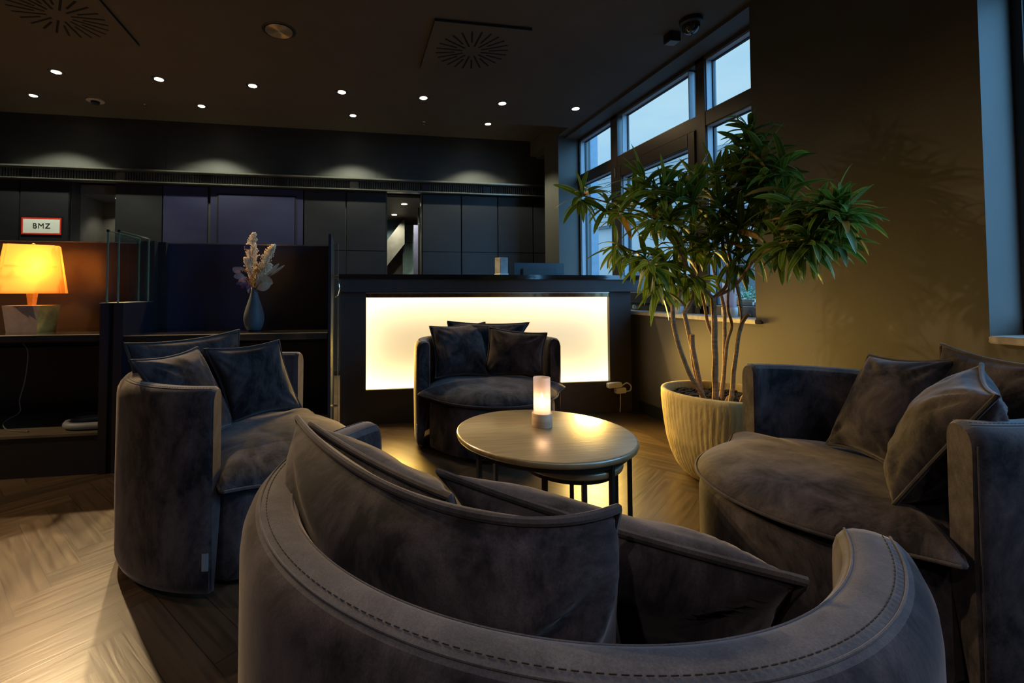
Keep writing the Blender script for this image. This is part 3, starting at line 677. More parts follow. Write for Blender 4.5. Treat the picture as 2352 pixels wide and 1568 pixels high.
# ------------------------------------------------------------------ reception counter
def counter():
    t = thing('reception_counter', 'long black reception counter with glowing cream front panel', 'counter', (1.2, 4.3, 0))
    Y0 = 3.94
    obj('body', B(((-.09, Y0, .0), (.12, 4.02, 1.10)), ((2.32, Y0, .0), (2.535, 4.02, 1.10)), ((.12, Y0, 0), (2.32, 4.02, .283)), ((.12, Y0+.04, 1.075), (2.32, 4.02, 1.10)),
                  ((-.09, 4.02, 0), (2.535, 4.06, 1.10)), ((-.09, 4.06, 0), (-.05, 4.75, 1.10)), ((2.495, 4.06, 0), (2.535, 4.75, 1.10))), simple('black_counter_laminate', (.030, .028, .028), .5, var=.1), t)
    obj('fascia', B(((-.085, 3.885, 1.096), (2.60, 3.94, 1.205)), ((-.085, 3.94, 1.10), (2.60, 4.36, 1.205)), bevel=.003), simple('black_counter_fascia', (.035, .033, .033), .5), t)
    bm = bmesh.new(); box(bm, (-.12, 3.85, 1.205), (2.60, 4.40, 1.243), .014); obj('countertop', bm, M_GLOSS, t, True)
    bm = bmesh.new(); box(bm, (-.05, 4.06, .74), (2.495, 4.75, .77), .003); obj('inner_desk', bm, M_NAVY, t)
    bm = bmesh.new(); uvl = bm.loops.layers.uv.new('sheet')
    x0, x1, z0, z1, y = .12, 2.32, .283, 1.050, Y0+.035
    f = bm.faces.new([bm.verts.new(p) for p in ((x0, y, z0), (x1, y, z0), (x1, y, z1), (x0, y, z1))])
    for lp, uv in zip(f.loops, ((0, 0), (1, 0), (1, 1), (0, 1))): lp[uvl].uv = uv
    b = [bm.verts.new(p) for p in ((x0, y+.03, z0), (x1, y+.03, z0), (x1, y+.03, z1), (x0, y+.03, z1))]
    a = list(f.verts)
    for k in range(4):
        g = bm.faces.new((a[k], a[(k+1) % 4], b[(k+1) % 4], b[k]))
        for lp in g.loops: lp[uvl].uv = (.5, .5)
    obj('light_panel', bm, panel_material(), t, label='glowing cream light panel')
    bm = bmesh.new(); box(bm, (.12, Y0+.004, 1.048), (2.32, Y0+.04, 1.092), .004); obj('light_rail', bm, simple('bronze_rail', (.20, .11, .055), .22, metal=.9, var=.5, scale=9, stretch=(3, 1, 1)), t, label='bronze rail above the light panel')
    bm = bmesh.new(); box(bm, (.12, Y0, 1.084), (2.32, Y0+.004, 1.092)); obj('rail_edge', bm, M_LIGHTMETAL, t)
    for x in (.34, .79, 1.22, 1.66, 2.10):
        lamp('panel_beam', 'SPOT', (x, 3.86, .64), PANEL_BEAM_WATTS, (1, .60, .11), t, (x, 2.2, .22), 118, 1, .13)
    # things on or at the counter
    t = thing('stone_lantern', 'small square pale grey stone block standing on the countertop', 'ornament', (1.345, 4.09, 1.243), rad(18))
    bm = bmesh.new(); box(bm, (-.043, -.043, .022), (.043, .043, .165), .003); obj('block', bm, simple('grey_marbled_stone', (.34, .34, .33), .5, var=.35, scale=9), t, world=False)
    bm = bmesh.new(); box(bm, (-.046, -.046, 0), (.046, .046, .020), .002); obj('foot', bm, M_WHITE, t, world=False)
    t = thing('computer_monitor', 'black monitor seen from behind, rising above the countertop', 'monitor', (1.91, 4.60, .77))
    bm = bmesh.new(); box(bm, (1.635, 4.575, 1.06), (2.190, 4.60, 1.393), .006); obj('screen_housing', bm, simple('dark_teal_plastic', (.022, .032, .042), .45), t, True)
    bm = bmesh.new(); box(bm, (1.72, 4.55, 1.12), (2.10, 4.575, 1.34), .01); obj('back_bulge', bm, simple('dark_plastic', (.02, .026, .032), .5), t, True)
    bm = bmesh.new(); box(bm, (1.88, 4.555, .79), (1.94, 4.585, 1.2), .004); box(bm, (1.78, 4.50, .77), (2.04, 4.68, .785), .004); obj('stand', bm, M_BLACK, t)
    t = thing('power_adapter', 'white plug adapter hanging low on the counter at the window end', 'plug', (2.42, 3.93, .2))
    M = Matrix.Translation((2.36, 3.905, .255)) @ Matrix.Rotation(rad(-4), 4, 'Y')
    bm = bmesh.new(); box(bm, (-.085, -.022, -.022), (.045, .033, .022), .006, M); obj('socket', bm, M_WHITE, t, True)
    bm = bmesh.new(); box(bm, (-.02, -.035, -.075), (.075, .02, -.026), .006, M); obj('plug', bm, M_WHITE, t, True)
    bm = bmesh.new(); tube(bm, smooth_path([(2.41, 3.90, .245), (2.46, 3.90, .27), (2.50, 3.90, .24), (2.49, 3.90, .20), (2.44, 3.90, .195)]), .006); obj('cord_loop', bm, M_WHITE, t, True)
    bm = bmesh.new(); tube(bm, smooth_path([(2.395, 3.90, .19), (2.397, 3.905, .1), (2.395, 3.91, .006)]), .0035); obj('cord', bm, M_WHITE, t, True)
counter()

# ------------------------------------------------------------------ desks on the left
def desks():
    DX, DX2 = -1.511, -1.383
    def base_step(x0, x1, label):
        t = thing('desk_plinth', label, 'plinth', ((x0+x1)/2, 3.45, 0))
        obj('body', B(((x0, 3.178, 0), (x1, 3.745, .235))), M_BLACK, t)
        obj('top_board', B(((x0, 3.17, .235), (x1, 3.745, .250))), M_BOARD, t, label='pale greyish wood top board')
        return t
    base_step(XL, DX, 'black plinth with wooden top below the desk with the table lamp')
    base_step(DX2, -.155, 'black plinth below the middle desk, behind the left armchair')
    def glass_desk(x0, x1, z, label):
        t = thing('glass_desk', label, 'desk', ((x0+x1)/2, 3.45, .25), 0, 'glass desktops along the partition')
        bm = bmesh.new(); box(bm, (x0, 3.18, z-.045), (x1, 3.744, z), .004); obj('desktop', bm, simple('smoked_glass_top', (.020, .018, .017), .14, coat=.6, var=.1), t, True)
        bm = bmesh.new(); tube(bm, [(x0, 3.181, z-.003), (x1, 3.181, z-.003)], .0035, n=6); obj('polished_edge', bm, M_LIGHTMETAL, t)
        obj('modesty_panel', B(((x0, 3.50, .25), (x1, 3.53, z-.045))) if 0 else B(((x0, 3.715, .25), (x1, 3.744, z-.045)), ((x0, 3.66, .60), (x1, 3.715, .72))), M_NAVY, t)
    glass_desk(XL, DX, .843, 'dark glass desktop carrying the orange table lamp')
    glass_desk(DX2, -.155, .832, 'dark glass desktop carrying the vase of dried flowers')
    t = thing('privacy_screen', 'dark low screen with steel top edge behind both desks', 'partition', (-2.5, 3.77, 0))
    obj('panel', B(((XL, 3.746, 0), (-1.44, 3.79, 1.452))), simple('dark_brown_lacquer', (.075, .050, .038), .24, var=.05), t, label='brown black lacquered panel behind the lamp')
    obj('panel', B(((-1.44, 3.746, 0), (-.155, 3.79, 1.455))), simple('navy_lacquer', (.030, .030, .062), .38, var=.05), t, label='navy panel behind the vase')
    obj('top_edge', B(((XL, 3.742, 1.455), (-.155, 3.794, 1.463))), M_LIGHTMETAL, t)
    obj('return_panel', B(((-1.50, 3.62, .25), (-1.384, 3.741, 1.463)), ((-1.384, 3.69, .84), (-1.335, 3.741, 1.463))), M_BLACK, t)
    t = thing('desk_divider', 'black divider between the two desks carrying two clear glass screens', 'divider', (-1.447, 3.4, 0))
    obj('side_panel', B(((DX, 3.165, 0), (DX+.05, 3.618, 1.03)), bevel=.003), M_NAVY, t)
    obj('side_panel', B(((DX2-.052, 3.165, 0), (DX2, 3.618, 1.03)), bevel=.003), M_NAVY, t)
    obj('core', B(((DX+.05, 3.19, 0), (DX2-.052, 3.618, 1.02))), M_BLACK, t)
    obj('cap_edge', B(((DX, 3.162, 1.03), (DX2, 3.618, 1.034))), M_LIGHTMETAL, t)
    for x in (-1.479, -1.417):
        g = obj('glass_screen', B(((x-.005, 3.18, 1.034), (x+.005, 3.61, 1.477))), M_GLASSB, t)
        obj('screen_edge', B(((x-.005, 3.176, 1.034), (x+.005, 3.18, 1.477)), ((x-.005, 3.61, 1.034), (x+.005, 3.614, 1.477)), ((x-.005, 3.18, 1.477), (x+.005, 3.61, 1.480))), simple('green_glass_edge', (.14, .25, .21), .15, coat=.5), g)
        obj('corner_clip', B(((x-.007, 3.172, 1.47), (x+.007, 3.186, 1.484))), M_CHROME, g)
    t = thing('end_screen', 'tall dark end panel with a clear glass blade at the right end of the desks', 'screen', (-.14, 3.4, 0))
    obj('upright', B(((-.152, 3.175, 0), (-.134, 3.79, 1.484))), M_NAVY, t)
    obj('glass_blade', B(((-.130, 3.178, .02), (-.088, 3.20, 1.42))), M_GLASSB, t)
    obj('blade_edge', B(((-.132, 3.174, .02), (-.129, 3.204, 1.42)), ((-.089, 3.174, .02), (-.086, 3.204, 1.42))), simple('pale_glass_edge', (.25, .28, .24), .2, coat=.5), t)
    for z in (1.185, 1.203, .34): obj('clamp', B(((-.134, 3.168, z), (-.084, 3.21, z+.008))), M_CHROME, t)
    bm = bmesh.new(); tube(bm, smooth_path([(-.088, 3.17, 1.17), (-.080, 3.165, 1.13), (-.090, 3.17, 1.08), (-.108, 3.17, 1.065)]), .004); obj('hook', bm, M_CHROME, t, True)
    # below the left desk
    bm = bmesh.new(); tube(bm, smooth_path([(-1.97, 3.25, .79), (-1.99, 3.33, .72), (-2.02, 3.36, .55), (-2.06, 3.38, .42), (-2.07, 3.40, .34), (-2.13, 3.36, .29), (-2.09, 3.32, .256), (-2.0, 3.27, .255), (-1.93, 3.25, .256)]), .0035)
    tag(center_origin(obj('power_cable', bm, simple('grey_cable', (.12, .11, .10), .5), None, True)), 'thin dark lamp cable hanging below the left desk onto the plinth', 'cable')
    t = thing('foot_ring', 'pale grey curved foot ring lying on the plinth below the left desk', 'foot rest', (-1.65, 3.35, .25))
    bm = bmesh.new(); tube(bm, smooth_path([(-1.53, 3.24, .275), (-1.68, 3.24, .275), (-1.75, 3.30, .275), (-1.74, 3.40, .275), (-1.62, 3.44, .275)]), .022, n=10); obj('ring', bm, simple('blue_grey_plastic', (.22, .25, .32), .5), t, True)
    bm = bmesh.new(); tube(bm, smooth_path([(-1.74, 3.36, .30), (-1.68, 3.34, .33), (-1.60, 3.38, .32)]), .004); obj('wire', bm, M_BLACK, t, True)
desks()

def table_lamp():
    t = thing('table_lamp', 'glowing orange shaded table lamp on the left glass desk', 'lamp', (-2.075, 3.50, .843), 0)
    def frustum(bm, w0, d0, w1, d1, z0, z1, rot, cap=(True, True)):
        a = []
        for w, d, z in ((w0, d0, z0), (w1, d1, z1)):
            a.append([bm.verts.new((x*w/2, y*d/2, z)) for x, y in ((-1, -1), (1, -1), (1, 1), (-1, 1))])
        for k in range(4): bm.faces.new((a[0][k], a[0][(k+1) % 4], a[1][(k+1) % 4], a[1][k]))
        if cap[0]: bm.faces.new(a[0][::-1])
        if cap[1]: bm.faces.new(a[1])
        bmesh.ops.transform(bm, matrix=Matrix.Rotation(rot, 4, 'Z'), verts=a[0]+a[1])
    stone = simple('taupe_stone_base', (.34, .26, .21), .6, var=.15, scale=20)
    gold = simple('gold_leaf_side', (.66, .38, .09), .5, metal=0, var=.35, scale=14)
    bm = bmesh.new(); frustum(bm, .200, .150, .235, .180, 0, .170, rad(-10))
    bm.faces.ensure_lookup_table()
    o = obj('base', bm, [stone, gold], t, world=False)
    for p in o.data.polygons:
        if p.normal.x > .6 or p.normal.z > .8: p.material_index = 1
    bm = bmesh.new(); frustum(bm, .030, .030, .046, .046, .170, .262, rad(-10)); obj('neck', bm, gold, t, world=False)
    bm = bmesh.new(); frustum(bm, .362, .235, .278, .18, .248, .565, rad(24), (False, False))
    bmesh.ops.bevel(bm, geom=[e for e in bm.edges if abs(e.verts[0].co.z-e.verts[1].co.z) > .1], offset=.022, segments=4, affect='EDGES')
    m, n, l, b = newmat('orange_silk_shade'); n.remove(b); out = [x for x in n if x.type == 'OUTPUT_MATERIAL'][0]
    wv = n.new('ShaderNodeTexWave'); wv.inputs['Scale'].default_value = 90; wv.inputs['Distortion'].default_value = 1; tc = n.new('ShaderNodeTexCoord'); l.new(tc.outputs['Object'], wv.inputs['Vector'])
    cr = n.new('ShaderNodeValToRGB'); cr.color_ramp.elements[0].color = (.80, .40, .10, 1); cr.color_ramp.elements[1].color = (.84, .46, .13, 1); l.new(wv.outputs['Fac'], cr.inputs['Fac'])
    tl = n.new('ShaderNodeBsdfTranslucent'); df = n.new('ShaderNodeBsdfDiffuse'); mx = n.new('ShaderNodeMixShader'); mx.inputs['Fac'].default_value = .3
    l.new(cr.outputs['Color'], tl.inputs['Color']); l.new(cr.outputs['Color'], df.inputs['Color'])
    l.new(tl.outputs[0], mx.inputs[1]); l.new(df.outputs[0], mx.inputs[2]); l.new(mx.outputs[0], out.inputs['Surface'])
    obj('lamp_shade', bm, m, t, True, world=False, angle=30)
    bm = bmesh.new(); lathe(bm, [(.0005, .0), (.012, .004), (.010, .012), (.0005, .016)], (0, 0, .565), 12, caps=False); tube(bm, [(-.11, -.05, .562), (.11, .05, .562)], .003)
    obj('finial', bm, gold, t, True, world=False)
    bm = bmesh.new(); lathe(bm, [(.010, .262), (.010, .34), (.024, .37), (.026, .39), (.018, .41), (.0005, .418)], (0, 0, 0), 16)
    obj('bulb', bm, emit('warm_bulb', (1, .72, .36), 12), t, True, world=False)
    lamp('bulb_light', 'POINT', (-2.03, 3.47, 1.27), 3.4, (1, .44, .07), t, radius=.035)
table_lamp()

def vase():
    x, y = -.662, 3.40
    bm = bmesh.new()
    prof = [(.030, 0), (.046, .006), (.060, .035), (.068, .075), (.066, .11), (.055, .155), (.039, .205), (.027, .245), (.0215, .275), (.021, .298), (.0175, .298), (.0175, .27), (.03, .22)]
    lathe(bm, prof, (x, y, .832), 48)
    tag(center_origin(obj('flower_vase', bm, simple('matt_teal_ceramic', (.060, .085, .105), .55, var=.1, scale=30), None, True, angle=180)), 'slim matt blue-grey vase on the middle glass desk', 'vase')
    t = thing('dried_flower_bouquet', 'dried bouquet of pampas plumes, purple leaves and orange flowers in the blue-grey vase', 'flowers', (x, y, 1.10))
    r = random.Random(11)
    def plume(path, wmax, label=None):
        bm = bmesh.new(); P = smooth_path(path, 10); tube(bm, P, .0018, .001, 5)
        n = len(P)
        for i in range(820):
            f = r.random()**.85; p = P[min(n-1, int((.15+.85*f)*(n-1)))]
            w = wmax*math.sin(PI*min(1, (f*.92+.06)))**.7
            a = r.uniform(0, 2*PI); d = Vector((math.cos(a), math.sin(a), r.uniform(.5, 1.3))).normalized()
            q = p+d*w*r.uniform(.45, 1); s = d.cross(Vector((r.random()-.5, r.random()-.5, r.random()-.5))).normalized()*.0028
            m = p.lerp(q, .6)
            k = .0045; qq = q+Vector((0, 0, -.004))
            vs = [bm.verts.new(v) for v in (p, m+s, qq, m-s)]; bm.faces.new(vs)
            if i % 2 == 0:
                c = q; ico = [bm.verts.new(c+Vector(v)*k) for v in ((1, 0, 0), (-1, 0, 0), (0, 1, 0), (0, -1, 0), (0, 0, 1.5), (0, 0, -1.5))]
                for tri in ((0, 2, 4), (2, 1, 4), (1, 3, 4), (3, 0, 4), (2, 0, 5), (1, 2, 5), (3, 1, 5), (0, 3, 5)): bm.faces.new([ico[k2] for k2 in tri])
        obj('pampas_plume', bm, M_PAMPAS, t)
    M_PAMPAS = simple('cream_pampas', (.90, .76, .56), .9, var=.12, scale=60)
    plume([(x, y, 1.12), (x-.015, y, 1.25), (x-.02, y, 1.38), (x-.005, y-.01, 1.505)], .060)
    plume([(x+.005, y, 1.12), (x+.055, y-.01, 1.25), (x+.10, y-.02, 1.35), (x+.135, y-.03, 1.42)], .050)
    plume([(x+.005, y-.01, 1.12), (x+.05, y-.03, 1.20), (x+.095, y-.04, 1.245), (x+.10, y-.04, 1.29)], .048)
    plume([(x-.005, y, 1.12), (x-.03, y-.01, 1.23), (x-.045, y-.01, 1.30), (x-.06, y-.01, 1.33)], .034)
    def blades(items, mat, nm):
        bm = bmesh.new()
        for (bx, bz, ang, L, w) in items:
            p = Vector((x+bx, y-.035+r.uniform(-.01, .01), bz)); d = Vector((math.cos(rad(ang)), r.uniform(-.25, .1), math.sin(rad(ang)))).normalized(); s = d.cross(Vector((0, 1, 0))).normalized()
            rows = []
            for i in range(7):
                f = i/6; ww = w*math.sin(PI*min(1, f*.9+.05))**.8; c = p+d*L*f+Vector((0, -.01*math.sin(PI*f), 0))
                rows.append([bm.verts.new(c-s*ww), bm.verts.new(c+Vector((0, .004, 0))), bm.verts.new(c+s*ww)])
            for a, b in zip(rows, rows[1:]):
                for k in (0, 1): bm.faces.new((a[k], a[k+1], b[k+1], b[k]))
            if nm != 'purple_leaf' or True: tube(bm, [(x, y, 1.11), tuple(p)], .0012, n=4)
        obj(nm, bm, mat, t, True)
    blades([(-.085, 1.235, 150, .055, .022), (-.06, 1.21, 185, .065, .022), (-.05, 1.25, 165, .06, .012), (-.05, 1.17, 200, .05, .018), (-.045, 1.20, 210, .06, .016), (-.025, 1.13, 260, .04, .01)],
           simple('mauve_dried_leaf', (.38, .25, .26), .7, var=.2, scale=40), 'mauve_leaf')
    blades([(-.04, 1.165, 230, .055, .018), (-.07, 1.165, 200, .04, .010), (-.03, 1.39, 110, .035, .024), (-.02, 1.15, 240, .04, .01)], simple('dark_purple_leaf', (.13, .06, .14), .6, var=.2, scale=40), 'purple_leaf')
    blades([(.10, 1.22, 48, .10, .014), (.11, 1.21, 38, .12, .010), (.085, 1.205, 55, .085, .012), (.05, 1.20, 330, .09, .030), (.02, 1.14, 50, .10, .034), (.03, 1.12, 20, .09, .03)],
           simple('tan_dried_petal', (.50, .33, .21), .7, var=.2, scale=40), 'tan_petal')
    bm = bmesh.new()
    for (cx, cz, n_, sp) in ((-.035, 1.245, 26, .028), (.035, 1.245, 30, .030), (.0, 1.17, 34, .028), (-.01, 1.20, 16, .02)):
        for i in range(n_):
            c = Vector((x+cx+r.gauss(0, sp*.5), y-.045+r.gauss(0, .01), cz+r.gauss(0, sp*.35)))
            bmesh.ops.create_icosphere(bm, subdivisions=1, radius=r.uniform(.003, .0055), matrix=Matrix.Translation(c))
        tube(bm, [(x, y, 1.11), (x+cx, y-.04, cz)], .0012, n=4)
    obj('orange_flower', bm, simple('orange_yarrow', (.62, .30, .06), .8, var=.3, scale=60), t)
vase()

# ------------------------------------------------------------------ armchairs
RO, RS, RI, ZRIM, HALF = .545, .513, .464, .75, 83.6
def make_armchair():
    t = thing('armchair', '', 'armchair', (0, 0, 0))
    prof = [(.516, .030), (.534, .040), (.5435, .07), (.5455, .14), (RO, .40), (RO, .690), (.5425, .713), (.5340, .733), (.5225, .7455), (RS, .750), (.500, .7535), (.487, .7545), (.475, .753), (RI, .7485), (.456, .738), (.4515, .722), (.4505, .70), (.4505, .30)]
    bm = bmesh.new(); N = 110; rings = []
    a0, a1 = HALF, 360-HALF
    cen = (.497, .39)
    for i in range(N+1):
        f = i/N; a = a0+(a1-a0)*f
        # rounded end faces
        e = min(f, 1-f)*(a1-a0)
        sh = 1-.19*max(0, 1-e/2.2)**2.4
        szh = 1-.025*max(0, 1-e/2.2)**2.4
        ring = []
        w = .004*math.sin(rad(a)*3+1)+.003*math.sin(rad(a)*7)
        for r, z in prof:
            rr = cen[0]+(r-cen[0])*sh; zz = cen[1]+(z-cen[1])*szh
            if .1 < z < .65 and r > .5: rr += w*math.sin(PI*(z-.1)/.55)
            ring.append(bm.verts.new((rr*math.cos(rad(a)), rr*math.sin(rad(a)), zz)))
        rings.append(ring)
    n = len(prof)
    for a, b in zip(rings, rings[1:]):
        for k in range(n): bm.faces.new((a[k], b[k], b[(k+1) % n], a[(k+1) % n]))
    bm.faces.new(rings[0]); bm.faces.new(rings[-1][::-1])
    bm.faces.ensure_lookup_table()
    sh = obj('backrest', bm, [M_VELVET, M_RIM_LIT], t, True, world=False, angle=50)
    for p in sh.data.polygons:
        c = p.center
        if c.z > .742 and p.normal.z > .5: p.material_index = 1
    # stitched seams
    for nm, r, z in (('outer_seam', RS+.003, .7498), ('inner_seam', RI+.002, .7495)):
        bm = bmesh.new(); tube(bm, [(r*math.cos(rad(a)), r*math.sin(rad(a)), z) for a in [a0+1.5+(a1-a0-3)*i/120 for i in range(121)]], .0016, n=6)
        obj(nm, bm, M_RIM_LIT, t, True, world=False)
    bm = bmesh.new(); r = RS-.007
    for i in range(150):
        a = rad(a0+2+(a1-a0-4)*i/150); b = a+rad(.8)
        tube(bm, [(r*math.cos(a), r*math.sin(a), .7530), (r*math.cos(b), r*math.sin(b), .7530)], 0.0007, n=4)
    obj('stitching', bm, M_STITCH, t, world=False)
    for s in (1, -1):
        bm = bmesh.new(); a = rad(s*(HALF+.9)); r = .540
        tube(bm, [(r*math.cos(a), r*math.sin(a), z) for z in (.05, .2, .4, .6, .70)], .002, n=6)
        obj('end_seam', bm, M_PIPING, t, True, world=False)
    # base under the seat
    bm = bmesh.new(); out = []
    for k in range(72):
        a = 360*k/72; aa = min(a, 360-a)
        out.append(.458+(.014*max(0, (aa-66)/18)) if aa < 84 else max(.436, .458-(aa-84)*.004))
    prf = [(.93, .030), (.985, .038), (1, .06), (1, .30), (.985, .335), (.93, .35)]
    rings = [[bm.verts.new((out[k]*s*math.cos(2*PI*k/72), out[k]*s*math.sin(2*PI*k/72), z)) for k in range(72)] for s, z in prf]
    for a, b in zip(rings, rings[1:]):
        for k in range(72): bm.faces.new((a[k], a[(k+1) % 72], b[(k+1) % 72], b[k]))
    bm.faces.new(rings[0][::-1]); bm.faces.new(rings[-1])
    obj('seat_base', bm, M_VELVET, t, True, world=False)
    bm = bmesh.new(); lathe(bm, [(.40, 0), (.40, .032)], (0, 0, 0), 48); obj('plinth', bm, M_BLACK, t, world=False)
    # seat cushion with two pointed ears in front of the arm ends
    K = 144
    def outline(a):
        aa = abs((a+180) % 360-180)
        if aa < 66: r = .462+.018*(aa/66)**2; z = .372+.006*(aa/66)**2
        elif aa < 80: f = (aa-66)/14; r = .480+(.562-.480)*f**1.7; z = .378+.022*f**1.2
        elif aa < 87: f = (aa-80)/7; r = .562-(.562-.446)*f**.75; z = .400+.004*f
        else: r = .446; z = .404
        return r, z
    ol = [outline(360*k/K) for k in range(K)]
    bm = bmesh.new(); fr = [1, .985, .955, .91, .85, .76, .64, .5, .34, .17]
    def ring(s, top):
        v = []
        for k, (r, z) in enumerate(ol):
            a = 2*PI*k/K; rr = r*s if s > .9 else (r*s*(1-.0)+0)
            x, y = rr*math.cos(a), rr*math.sin(a)
            wob = .006*mnoise.noise(Vector((x*6, y*6, 3)))+.004*mnoise.noise(Vector((x*17, y*9, 8)))
            if top: zz = z+(.470-z)*(1-s**4.2)**.75+wob*(1-s**4)
            else: zz = z-.055*(1-s**5)**.8
            v.append(bm.verts.new((x, y, zz)))
        return v
    tops = [ring(s, True) for s in fr]; bots = [tops[0]]+[ring(s, False) for s in fr[1:]]
    for rs in (tops, bots):
        for a, b in zip(rs, rs[1:]):
            for k in range(K):
                q = (a[k], a[(k+1) % K], b[(k+1) % K], b[k]); bm.faces.new(q if rs is tops else q[::-1])
        c = bm.verts.new(sum((v.co for v in rs[-1]), Vector())/K)
        for k in range(K): bm.faces.new((rs[-1][k], rs[-1][(k+1) % K], c))
    cu = obj('seat_cushion', bm, M_VELVET, t, True, world=False, angle=180)
    bm = bmesh.new(); pts = []
    for i in range(97):
        a = -88+176*i/96; r, z = outline(a); pts.append(((r+.003)*math.cos(rad(a)), (r+.003)*math.sin(rad(a)), z))
    tube(bm, pts, .0052, n=8); obj('cushion_piping', bm, M_PIPING, cu, True, world=False)
    bm = bmesh.new(); a = rad(-(HALF+1.5)); M = Matrix.Rotation(a, 4, 'Z')
    box(bm, (.543, -.016, .125), (.549, .006, .185), .001, M @ Matrix.Shear('XZ', 4, (0, 0)) if 0 else M); obj('care_tag', bm, M_TAG, t, world=False, label='small woven blue-grey tag')
    return t
CHAIRS = [((.364, .89), 44.6, 'charcoal velvet round armchair in the foreground, seen from behind'),
          ((-.436, 2.32), -11.2, 'charcoal velvet round armchair on the left, beside the desks'),
          ((.989, 3.298), -87.1, 'charcoal velvet round armchair in front of the glowing counter panel'),
          ((1.776, 1.456), 164.3, 'charcoal velvet round armchair on the right, beside the plant pot')]
proto = make_armchair()
for i, (c, a, lab) in enumerate(CHAIRS):
    o = proto if i == 0 else copy_tree(proto)
    o.location = (c[0], c[1], 0); o.rotation_euler = (0, 0, rad(a)); o['label'] = lab; o['group'] = 'round velvet armchairs about the coffee table'

# ------------------------------------------------------------------ pillows
def pillow(corners, thick, label, group, top_mid=None, dent=.045, seed=1, mat=None, away=1.0, pinch=0):
    tl, tr, br, bl = [Vector(c) for c in corners]
    cen = (tl+tr+br+bl)/4; rnd = random.Random(seed)
    def edge(a, b, m=None):
        mid = Vector(m) if m is not None else (a+b)/2+(cen-(a+b)/2)*dent*2.2
        def f(t):
            ctrl = mid*2-(a+b)/2
            # flatten between the corners so that corners stay pointed
            return a*(1-t)**2+ctrl*2*t*(1-t)+b*t*t
        return f
    T, R, Bo, Lf = edge(tl, tr, top_mid), edge(tr, br), edge(bl, br), edge(tl, bl)
    def P(u, v):
        return T(u)*(1-v)+Bo(u)*v+Lf(v)*(1-u)+R(v)*u-(tl*(1-u)*(1-v)+tr*u*(1-v)+bl*(1-u)*v+br*u*v)
    N = 40
    nrm = (tr-tl).cross(bl-tl).normalized()
    g = [[P(i/N, j/N) for i in range(N+1)] for j in range(N+1)]
    W, H = (tr-tl).length, (bl-tl).length
    off = Vector((rnd.uniform(0, 50), rnd.uniform(0, 50), 0))
    def bulge(u, v):
        a, b = abs(2*u-1), abs(2*v-1)
        e = (max(0, 1-a**2.6)*max(0, 1-b**2.6))**.52
        q = Vector((u*3.2, v*3.2, 0))+off
        wr = mnoise.noise(q)*.10+mnoise.noise(q*2.3)*.05
        # creases running in from the seams
        cr = 0
        for (cx, cy) in ((0, 0), (1, 0), (0, 1), (1, 1)):
            dx, dy = u-cx, v-cy; d = math.hypot(dx, dy); th = math.atan2(dy, dx)
            cr += math.sin(th*11+off.x)*math.exp(-((d-.2)/.15)**2)*.12
        se = math.exp(-((1-a)/.16))+math.exp(-((1-b)/.16))
        cr += math.sin((u*13 if b > a else v*13)+off.y)*.08*se
        return e*(1+wr+cr)
    bm = bmesh.new(); fr, bk = [], []
    for j in range(N+1):
        rf, rb = [], []
        for i in range(N+1):
            u, v = i/N, j/N
            # pack rows towards the rim for a round edge
            p = P(u, v)
            du = P(min(1, u+.01), v)-P(max(0, u-.01), v); dv = P(u, min(1, v+.01))-P(u, max(0, v-.01))
            n = du.cross(dv); n = n.normalized() if n.length > 1e-9 else nrm
            h = thick*.5*bulge(u, v)
            if i in (0, N) or j in (0, N):
                w = bm.verts.new(p); rf.append(w); rb.append(w)
            else:
                rf.append(bm.verts.new(p+n*h*away)); rb.append(bm.verts.new(p-n*h*(2-away if away < 1 else 1)))
        fr.append(rf); bk.append(rb)
    for j in range(N):
        for i in range(N):
            bm.faces.new((fr[j][i], fr[j][i+1], fr[j+1][i+1], fr[j+1][i]))
            bm.faces.new((bk[j][i], bk[j+1][i], bk[j+1][i+1], bk[j][i+1]))
    o = obj('throw_pillow', bm, mat or M_VELVET, None, True, angle=180)
    tag(o, label, 'pillow', group)
    center_origin(o)
    bm = bmesh.new(); pts = [g[0][i] for i in range(0, N)]+[g[j][N] for j in range(0, N)]+[g[N][N-i] for i in range(0, N)]+[g[N-j][0] for j in range(0, N)]
    c2 = cen
    pts = [p+(p-c2).normalized()*.002 for p in pts]
    closed_tube(bm, pts, .0062, 8); obj('piping', bm, M_PIPING, o, True)
    return o
PL = {'Cb': ('wide velvet pillow at the back of the armchair before the light panel', .13), 'Cl': ('left one of two square velvet pillows on the armchair before the light panel', .15), 'Cr': ('right one of two square velvet pillows on the armchair before the light panel', .15),
      'Bb': ('wide velvet pillow resting on the rim of the left armchair', .13), 'Bn': ('brownish square pillow nearest the arm on the left armchair', .15), 'Bf': ('creased square pillow facing the room on the left armchair', .16),
      'Ab': ('largest velvet pillow, curved along the back of the foreground armchair', .17), 'Al': ('left small pillow half hidden beyond the large foreground pillow', .14), 'Ar': ('right pillow of the foreground armchair with one corner over the seat', .15),
      'Df': ('square velvet pillow leaning in the middle of the right armchair', .16), 'Dn': ('bulging square pillow standing by the near arm of the right armchair', .19), 'Db': ('wide velvet pillow behind the other two on the right armchair', .13)}
for k, (key, c) in enumerate(PILLOW_CORNERS.items()):
    lab, th = PL[key]
    pillow(c, th, lab, 'velvet pillows on the round armchairs', PILLOW_TOP_MIDDLE.get(key), seed=k+3, away=.55 if key == 'Ab' else 1)

